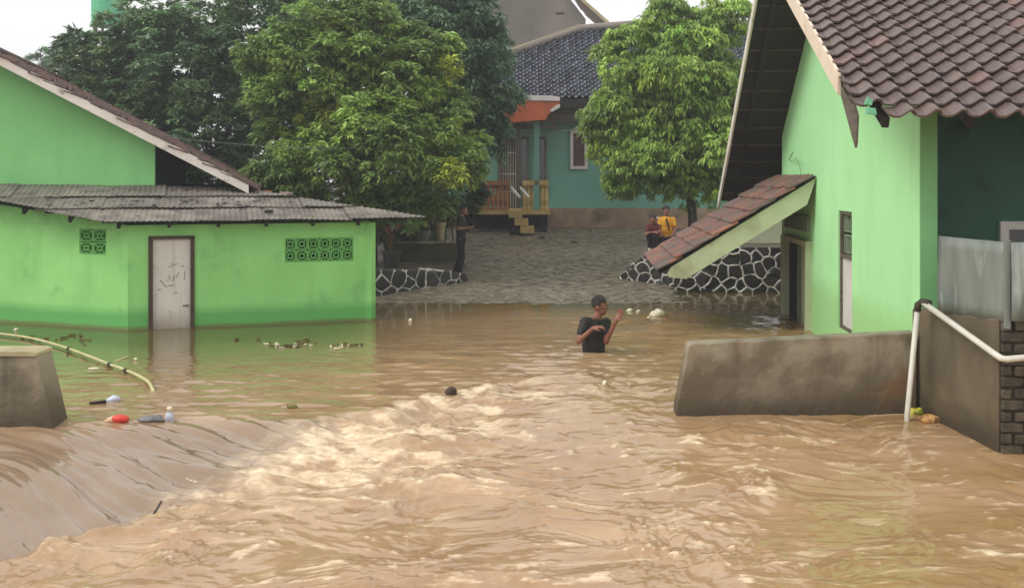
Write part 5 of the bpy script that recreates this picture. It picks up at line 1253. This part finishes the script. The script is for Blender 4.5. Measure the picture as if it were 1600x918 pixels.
    rd = random.Random(len(label))
    for k_ in range(60):
        a1, a2 = rd.uniform(0, 6.28), rd.uniform(.1, 1.35); dv = R_ @ Vector((math.sin(a2) * math.cos(a1), math.sin(a2) * math.sin(a1), math.cos(a2)))
        if dv.dot(f) > .55 and dv.dot(tilt) < .55: continue
        q = H + tilt * .043 * s - f * .012 * s + Vector((dv.x * .093, dv.y * .083, dv.z * .09)) * s; c.ball(q, .017 * s, 6, 5)
    # cut the front below the hairline
    hobj = skinned(c, 'hair', M['hair'], t, .008 * s, 1)
    bm_ = bmesh.new(); bm_.from_mesh(hobj.data); base0 = origin(t)
    dele = [v for v in bm_.verts if ((v.co + base0 - H).dot(f) > .045 * s and (v.co + base0 - H).dot(tilt) < .052 * s) or ((v.co + base0 - H).dot(tilt) < -.015 * s) or ((v.co + base0 - H).dot(f) > .0 and (v.co + base0 - H).dot(tilt) < .012 * s)]
    bmesh.ops.delete(bm_, geom=dele, context='VERTS'); bm_.to_mesh(hobj.data); bm_.free()
    for sg in (-1, 1):
        ep = H + f * .079 * s + sdv * .031 * s * sg + tilt * .008 * s
        MB().ball(ep, (.010 * s, .013 * s, .008 * s), 10, 8, R_).build('eye', M['white_eye'], t, smooth=True).data
        MB().ball(ep + f * .006 * s, (.006 * s, .006 * s, .006 * s), 8, 6, R_).build('pupil', M['black'], t, smooth=True)
        MB().tube([ep + tilt * .016 * s + sdv * -.018 * s + f * .008, ep + tilt * .021 * s + f * .012, ep + tilt * .016 * s + sdv * .018 * s + f * .006], .0035 * s, 6).build('eyebrow', M['hair'], t)
    MB().tube([H + f * .094 * s - tilt * .053 * s - sdv * .02 * s, H + f * .100 * s - tilt * .053 * s, H + f * .094 * s - tilt * .053 * s + sdv * .02 * s], .003 * s, 6).build('mouth_line', M['wood_brown'], t)
    if shoe:
        for sd in 'RL':
            a = J['an' + sd]; fd = J.get('fd' + sd, f); fd = Vector((fd.x, fd.y, fd.z)).normalized(); c = MB()
            capsule(c, a - fd * .045 * s - Vector((0, 0, .05 * s)), a + fd * .16 * s - Vector((0, 0, .06 * s)), .042 * s, .034 * s); c.build('shoe', M[shoe], t, smooth=True)
    return t
M['white_eye'] = mat('eye_white', S(200, 190, 180), None, .3)

# man wading: about 1.75 m, chest toward the camera's right, head turned right
YM = 13.7; pxw = lambda px, py, dy=0.0: Vector(((px - 800) / F * (YM + dy), YM + dy, CH - (py - HZ) / F * (YM + dy)))
J = dict(pelvis=pxw(926, 560), chest=pxw(929, 519), neck=pxw(932, 496), head=pxw(937, 478.5), shR=pxw(914, 503, -.10), shL=pxw(947, 504, .10), elR=pxw(904, 533, -.22), haR=pxw(926, 513, -.33),
         elL=pxw(947, 533, -.08), haL=pxw(962, 502, -.16), hdR=(.8, -.15, .25), hnR=(0, .2, -1), curlR=(.8, 0, 0), hdL=(.5, -.1, .95), hnL=(-.6, -.8, 0), curlL=(.25, 0, 0),
         hipR=pxw(921, 566, -.05), hipL=pxw(934, 566, .06), knR=pxw(920, 615, -.12), knL=pxw(940, 613, .1), anR=pxw(914, 662, 0), anL=pxw(938, 664, .14))
for k_ in ('hdR', 'hnR', 'curlR', 'hdL', 'hnL', 'curlL'): J[k_] = Vector(J[k_])
J['fdR'] = Vector((1, -.4, 0)); J['fdL'] = Vector((1, -.3, 0))
person(pxw(926, 662), 'man in a black t-shirt wading waist deep, arms bent and raised, beside the current', J, (.93, -.42, -.03), sc=1.08, voxel=.0075, skin='skin_face')

# man standing at the tip of the left stone wall, facing right, forearms forward
YS = 22.2; q_ = lambda px, py, dy=0.0: Vector(((px - 800) / F * (YS + dy), YS + dy, CH - (py - HZ) / F * (YS + dy)))
J = dict(pelvis=q_(720, 374), chest=q_(721, 350), neck=q_(721, 338), head=q_(724, 328), shR=q_(720, 342, -.17), shL=q_(721, 342, .17), elR=q_(716, 357, -.19), haR=q_(730, 356, -.14), elL=q_(717, 357, .18), haL=q_(732, 355, .04),
         hdR=(1, .1, .1), hnR=(0, 0, 1), curlR=(.7, 0, 0), hdL=(1, -.2, .05), hnL=(0, 0, 1), curlL=(.7, 0, 0), hipR=q_(720, 379, -.08), hipL=q_(720, 379, .08), knR=q_(722, 402, -.08), knL=q_(720, 401, .09), anR=q_(718, 425, -.08), anL=q_(711, 423, .1))
for k_ in ('hdR', 'hnR', 'curlR', 'hdL', 'hnL', 'curlL'): J[k_] = Vector(J[k_])
person(q_(717, 428), 'man in dark clothes standing at the end of the left stone wall', J, (1, -.22, -.18), sc=.93, voxel=.009, shirt='shirt_black', shoe='twig', sleeve=.6)
ph = MB().box(q_(736.5, 354.5, -.06), (.10, .06, .014), R=Matrix.Rotation(-.2, 3, 'Y')); tag(ph.build('mobile_phone', M['clear_plastic'], loc=tuple(q_(736.5, 354.5, -.06))), 'small pale phone held in the hands of the man standing by the stone wall', 'phone')

# child in maroon sitting on the stone wall, arms across the knees
YK = 20.98; q_ = lambda px, py, dy=0.0: Vector(((px - 800) / F * (YK + dy), YK + dy, CH - (py - HZ) / F * (YK + dy)))
sk = .80
J = dict(pelvis=q_(1024, 374, .06), chest=q_(1021, 358, .0), neck=q_(1020, 350), head=q_(1020, 343, -.04), shR=q_(1012, 354, -.02), shL=q_(1029, 354, .03), elR=q_(1010, 366, -.15), haR=q_(1022, 363, -.24), elL=q_(1031, 362, -.1), haL=q_(1016, 363, -.26),
         hdR=(.9, 0, -.1), hnR=(0, 0, -1), curlR=(.6, 0, 0), hdL=(-.9, -.05, 0), hnL=(0, 0, -1), curlL=(.6, 0, 0), hipR=q_(1020, 376, 0), hipL=q_(1027, 376, 0), knR=q_(1014, 369, -.22), knL=q_(1023, 370, -.24), anR=q_(1016, 386, -.16), anL=q_(1023, 387, -.18))
for k_ in ('hdR', 'hnR', 'curlR', 'hdL', 'hnL', 'curlL'): J[k_] = Vector(J[k_])
J['fdR'] = Vector((-.3, -1, 0)); J['fdL'] = Vector((-.1, -1, 0))
kid = person(q_(1022, 392), 'child in a maroon shirt crouching on the stone wall, arms folded over the knees', J, (-.25, -.95, -.1), sc=sk, voxel=.008, shirt='shirt_maroon', shoe='shoe_white', sleeve=.6, group='children on the right stone wall')
MB().ball(q_(1026, 341, -.02), (.045, .05, .04), 10, 8).build('white_cap_side', M['shoe_white'], kid, smooth=True)
# child in yellow sitting behind
YK = 21.25
J = dict(pelvis=q_(1041, 371, 0), chest=q_(1041, 350, 0), neck=q_(1041, 338), head=q_(1041, 330, -.02), shR=q_(1032, 343, 0), shL=q_(1052, 343, 0), elR=q_(1030, 358, -.05), haR=q_(1035, 369, -.2), elL=q_(1055, 358, -.04), haL=q_(1049, 369, -.2),
         hipR=q_(1037, 374, 0), hipL=q_(1046, 374, 0), knR=q_(1035, 373, -.33), knL=q_(1047, 373, -.33), anR=q_(1035, 396, -.42), anL=q_(1047, 396, -.42))
J['fdR'] = Vector((0, -1, 0)); J['fdL'] = Vector((0, -1, 0))
kid2 = person(q_(1041, 400, -.4), 'child in a yellow-orange shirt with a dark strap sitting behind the maroon-shirted child', J, (-.1, -1, -.05), sc=.86, voxel=.008, shirt='shirt_yellow', sleeve=.6, group='children on the right stone wall')
MB().beam(q_(1041, 341, -.125), q_(1046, 360, -.135), .035, .012, up=(0, 1, 0)).build('strap', M['twig'], kid2)

# ------------------------------------------------------------------ things floating on the water
def wpt(px, py):
    """meets the water surface along the view ray"""
    k_ = (px - 800) / F; s_ = (py - HZ) / F; Y = CH / s_
    for _ in range(12): Y = (CH - wz(k_ * Y, Y)) / s_
    return Vector((k_ * Y, Y, wz(k_ * Y, Y)))
def lump(c, r, seed, amp=.25, seg=14):
    rd = random.Random(seed); m_ = MB(); m_.ball(c, r, seg, 9); C_ = Vector(c); ph = [rd.uniform(0, 6) for _ in range(6)]
    m_.v = [tuple(C_ + (Vector(v) - C_) * (1 + amp * math.sin(60 * v[0] + ph[0]) * math.sin(55 * v[1] + ph[1]) + amp * .7 * math.sin(90 * v[2] + ph[2] + 40 * v[0]))) for v in m_.v]
    return m_
def floaty(name, px, py, r, m_, lab, cat, seed=1, amp=.25, up=.5, group=None):
    p = wpt(px, py); o = lump((p.x, p.y, p.z + r[2] * up), r, seed, amp).build(name, M[m_], loc=tuple(p), smooth=True); return tag(o, lab, cat, group)
floaty('white_plastic_bag', 1029, 493, (.13, .09, .08), 'foam_white', 'crumpled white plastic bag floating right of the wading man', 'bag', 2, .2, .35)
p = wpt(1024, 493); 
floaty('plastic_scrap', 1013, 495, (.035, .03, .02), 'foam_white', 'tiny white scrap floating just left of the crumpled white bag', 'litter', 3)
floaty('foam_scrap', 984, 486, (.06, .035, .03), 'foam_white', 'white foam scrap floating between the raised hand and the white bag', 'litter', 4)
floaty('foam_scrap', 997, 487, (.045, .03, .02), 'foam_white', 'small flat white scrap floating left of the crumpled bag, near the foam scrap', 'litter', 5)
floaty('floating_coconut', 705, 615, (.065, .06, .06), 'coconut', 'dark round coconut husk floating in the middle of the pool', 'coconut', 6, .1, .3)
floaty('white_cup', 945, 601, (.028, .028, .035), 'foam_white', 'small white cup floating below the wading man', 'litter', 7, .1)
floaty('white_cup', 641, 502, (.03, .03, .035), 'foam_white', 'tiny white litter floating near the left stone wall', 'litter', 8, .1)
floaty('brown_lump', 456, 637, (.05, .035, .03), 'leaf_debris', 'brown clump floating in front of the shed, at the edge of the current', 'debris', 9, .2)
floaty('plastic_scrap', 147, 576, (.08, .04, .012), 'foam_white', 'flat white scrap floating below the yellow pipe', 'litter', 10, .1)
floaty('plastic_scrap', 212, 562, (.025, .02, .02), 'foam_white', 'tiny white scrap floating right of the yellow pipe, under the door', 'litter', 11, .1)
floaty('plastic_scrap', 25, 516, (.035, .03, .025), 'foam_white', 'tiny white scrap floating at the far left by the shed wall', 'litter', 12, .1)
floaty('plastic_bottle_bag', 178, 627, (.07, .05, .045), 'clear_plastic', 'bluish grey plastic bag floating above the red container', 'bag', 13, .15, .4)
tag(MB().beam(wpt(140, 631) + Vector((0, 0, .01)), wpt(166, 629) + Vector((0, 0, .015)), .04, .025).build('dark_stick', M['twig'], loc=tuple(wpt(140, 631))), 'short dark stick floating left of the bluish bag', 'stick')
# red container with pale mouth
p = wpt(188, 659); rc_ = empty('red_container', tuple(p), 'red plastic container with pale end caught at the lip of the falling water', 'container')
R_ = Matrix.Rotation(math.pi / 2, 3, 'Y')
MB().ball(p + Vector((0, 0, .03)), (.042, .042, .085), 14, 10, R_).build('container_body', M['red_plastic'], rc_, smooth=True)
MB().tube([p + Vector((-.06, 0, .03)), p + Vector((-.10, .01, .02)), p + Vector((-.16, .02, .0))], [.035, .024, .010], 10).build('container_neck', M['pink_plastic'], rc_, smooth=True)
# bottle standing in the lip
p = wpt(265, 656); bt = empty('plastic_bottle', tuple(p), 'white bottle bobbing upright at the lip of the falling water, right of the red container', 'bottle')
MB().lathe(tuple(p + Vector((0, 0, -.05))), [(.034, 0), (.042, .02), (.042, .08), (.036, .11), (.018, .13), (.017, .14)], 14).build('bottle_body', M['clear_plastic'], bt, smooth=True)
MB().lathe(tuple(p + Vector((0, 0, .088))), [(.026, 0), (.028, .03), (.022, .04)], 12).build('bottle_cap', M['foam_white'], bt, smooth=True)
floaty('grey_plastic_sheet', 238, 656, (.12, .07, .035), 'grey_plastic', 'grey plastic sheet between the red container and the white bottle', 'litter', 14, .2, .3)
tag(MB().beam(wpt(237, 806) + Vector((0, 0, -.01)), wpt(252, 793) + Vector((0, 0, .05)), .012, .012).build('dark_twig', M['twig'], loc=tuple(wpt(240, 803))), 'dark twig sticking out of the smooth falling water at lower left', 'stick')
# bag wedged at the pipe foot
floaty('yellow_plastic_bag', 1433, 646, (.09, .06, .05), 'yellow_plastic', 'yellow-green plastic bag wedged at the foot of the white pipe', 'bag', 15, .25, .4)
floaty('orange_sack', 1457, 657, (.15, .06, .055), 'orange_plastic', 'orange-tan sack lying against the yard wall, right of the yellow bag', 'sack', 16, .15, .35)
# yellow pipe floating on the pool
pts = [wpt(*q) for q in [(-60, 520), (0, 525), (50, 532), (100, 546), (135, 559), (172, 573), (200, 584), (220, 594), (233, 603), (240, 611)]]
for i, q in enumerate(pts): q.z = 0.035 if i < 9 else -.01
yp = empty('yellow_pipe', tuple(pts[1]), 'long yellowed plastic pipe floating in a curve across the green pool at the left', 'pipe')
sm = []
for i in range(len(pts) - 1):
    for t in (0, .33, .66): 
        a, b_, c_, d_ = pts[max(i - 1, 0)], pts[i], pts[i + 1], pts[min(i + 2, len(pts) - 1)]
        sm.append(.5 * ((2 * b_) + (c_ - a) * t + (2 * a - 5 * b_ + 4 * c_ - d_) * t * t + (3 * b_ - a - 3 * c_ + d_) * t ** 3))
sm.append(pts[-1])
MB().tube(sm, .019, 10).build('pipe_body', M['pvc_yellow'], yp, smooth=True)
for (px, py) in ((108, 549), (172, 573), (197, 583)):
    c = wpt(px, py); c.z = .035; MB().tube([c - Vector((.025, -.02, 0)), c + Vector((.025, -.02, 0))], .027, 10).build('strap', M['strap'], yp)
tag(MB().tube([wpt(180, 564), wpt(200, 558) + Vector((0, 0, .01))], .012, 6).build('thin_stick', M['pvc_yellow'], loc=tuple(wpt(180, 564))), 'thin pale stick floating just above the yellow pipe', 'stick')
# rows of floating leaves and twigs
rd = random.Random(17)
def debris_line(name, lab, path, n, m_, size, spread):
    m2 = MB()
    for k_ in range(n):
        t = rd.random(); seg = min(int(t * (len(path) - 1)), len(path) - 2); u = t * (len(path) - 1) - seg
        px = path[seg][0] + (path[seg + 1][0] - path[seg][0]) * u + rd.gauss(0, spread[0]); py = path[seg][1] + (path[seg + 1][1] - path[seg][1]) * u + rd.gauss(0, spread[1])
        p = wpt(px, py); a = rd.uniform(0, 6.28); L_ = size * rd.uniform(.4, 1.3); R_ = Matrix.Rotation(a, 3, 'Z') @ Matrix.Rotation(rd.uniform(-.3, .3), 3, 'X')
        pts = [(-L_, 0), (-.3 * L_, -.35 * L_), (.5 * L_, -.28 * L_), (L_, .02 * L_), (.3 * L_, .3 * L_), (-.5 * L_, .27 * L_)]
        m2.prism([p + Vector((0, 0, .006)) + R_ @ Vector((x_, y_, 0)) for x_, y_ in pts], (0, 0, rd.uniform(.008, .03)))
    o = m2.build(name, M[m_], kind='stuff'); o['label'] = lab; o['category'] = 'debris'
debris_line('floating_leaves', 'dark floating leaves and twigs drifting in a line in front of the shed', [(372, 532), (405, 531), (430, 540), (460, 541), (480, 530), (510, 541), (545, 541), (580, 538)], 34, 'leaf_debris', .05, (5, 1.3))
debris_line('floating_twigs', 'pale flecks and scraps drifting among the dark leaves in front of the shed', [(412, 537), (440, 542), (506, 540), (531, 544), (545, 540)], 14, 'foam_white', .045, (4, 1))
debris_line('floating_leaves', 'dark leaves and flecks drifting by the shed wall above the yellow pipe', [(40, 528), (60, 529), (90, 530), (128, 523), (130, 538)], 22, 'leaf_debris', .05, (6, 1.5))
#debris_line('paving_litter', 'small leaves and stones scattered on the wet paving at the water edge', [(730, 455), (760, 460), (720, 470)], 2, 'foam_white', .03, (5, 2))
for i, (px, py, Y) in enumerate([(846, 371, 28.1), (897, 381, 27.2)]):
    p = Vector(((px - 800) / F * Y, Y, ramp_z(Y) + .03)); tag(lump(p, (.09, .07, .05), i, .2).build('dark_stone', M['coconut'], loc=tuple(p), smooth=True), ('dark lump lying on the paved ramp, the one nearer the porch', 'dark lump lying on the paved ramp, the one farther right')[i], 'stone')

# ------------------------------------------------------------------ rainy haze
hz = MB().box((0, 100, 5.4), (324, 324, 15.2)); hzm = bpy.data.materials.new('rain_haze'); hzm.use_nodes = True; hzm.node_tree.nodes.clear()
ho = hzm.node_tree.nodes.new('ShaderNodeOutputMaterial'); hv = hzm.node_tree.nodes.new('ShaderNodeVolumePrincipled')
hv.inputs['Color'].default_value = (.93, .95, .97, 1); hv.inputs['Density'].default_value = 0.0024; hv.inputs['Anisotropy'].default_value = 0.2
hzm.node_tree.links.new(hv.outputs[0], ho.inputs['Volume'])
ho_ = hz.build('haze', hzm, kind='stuff')
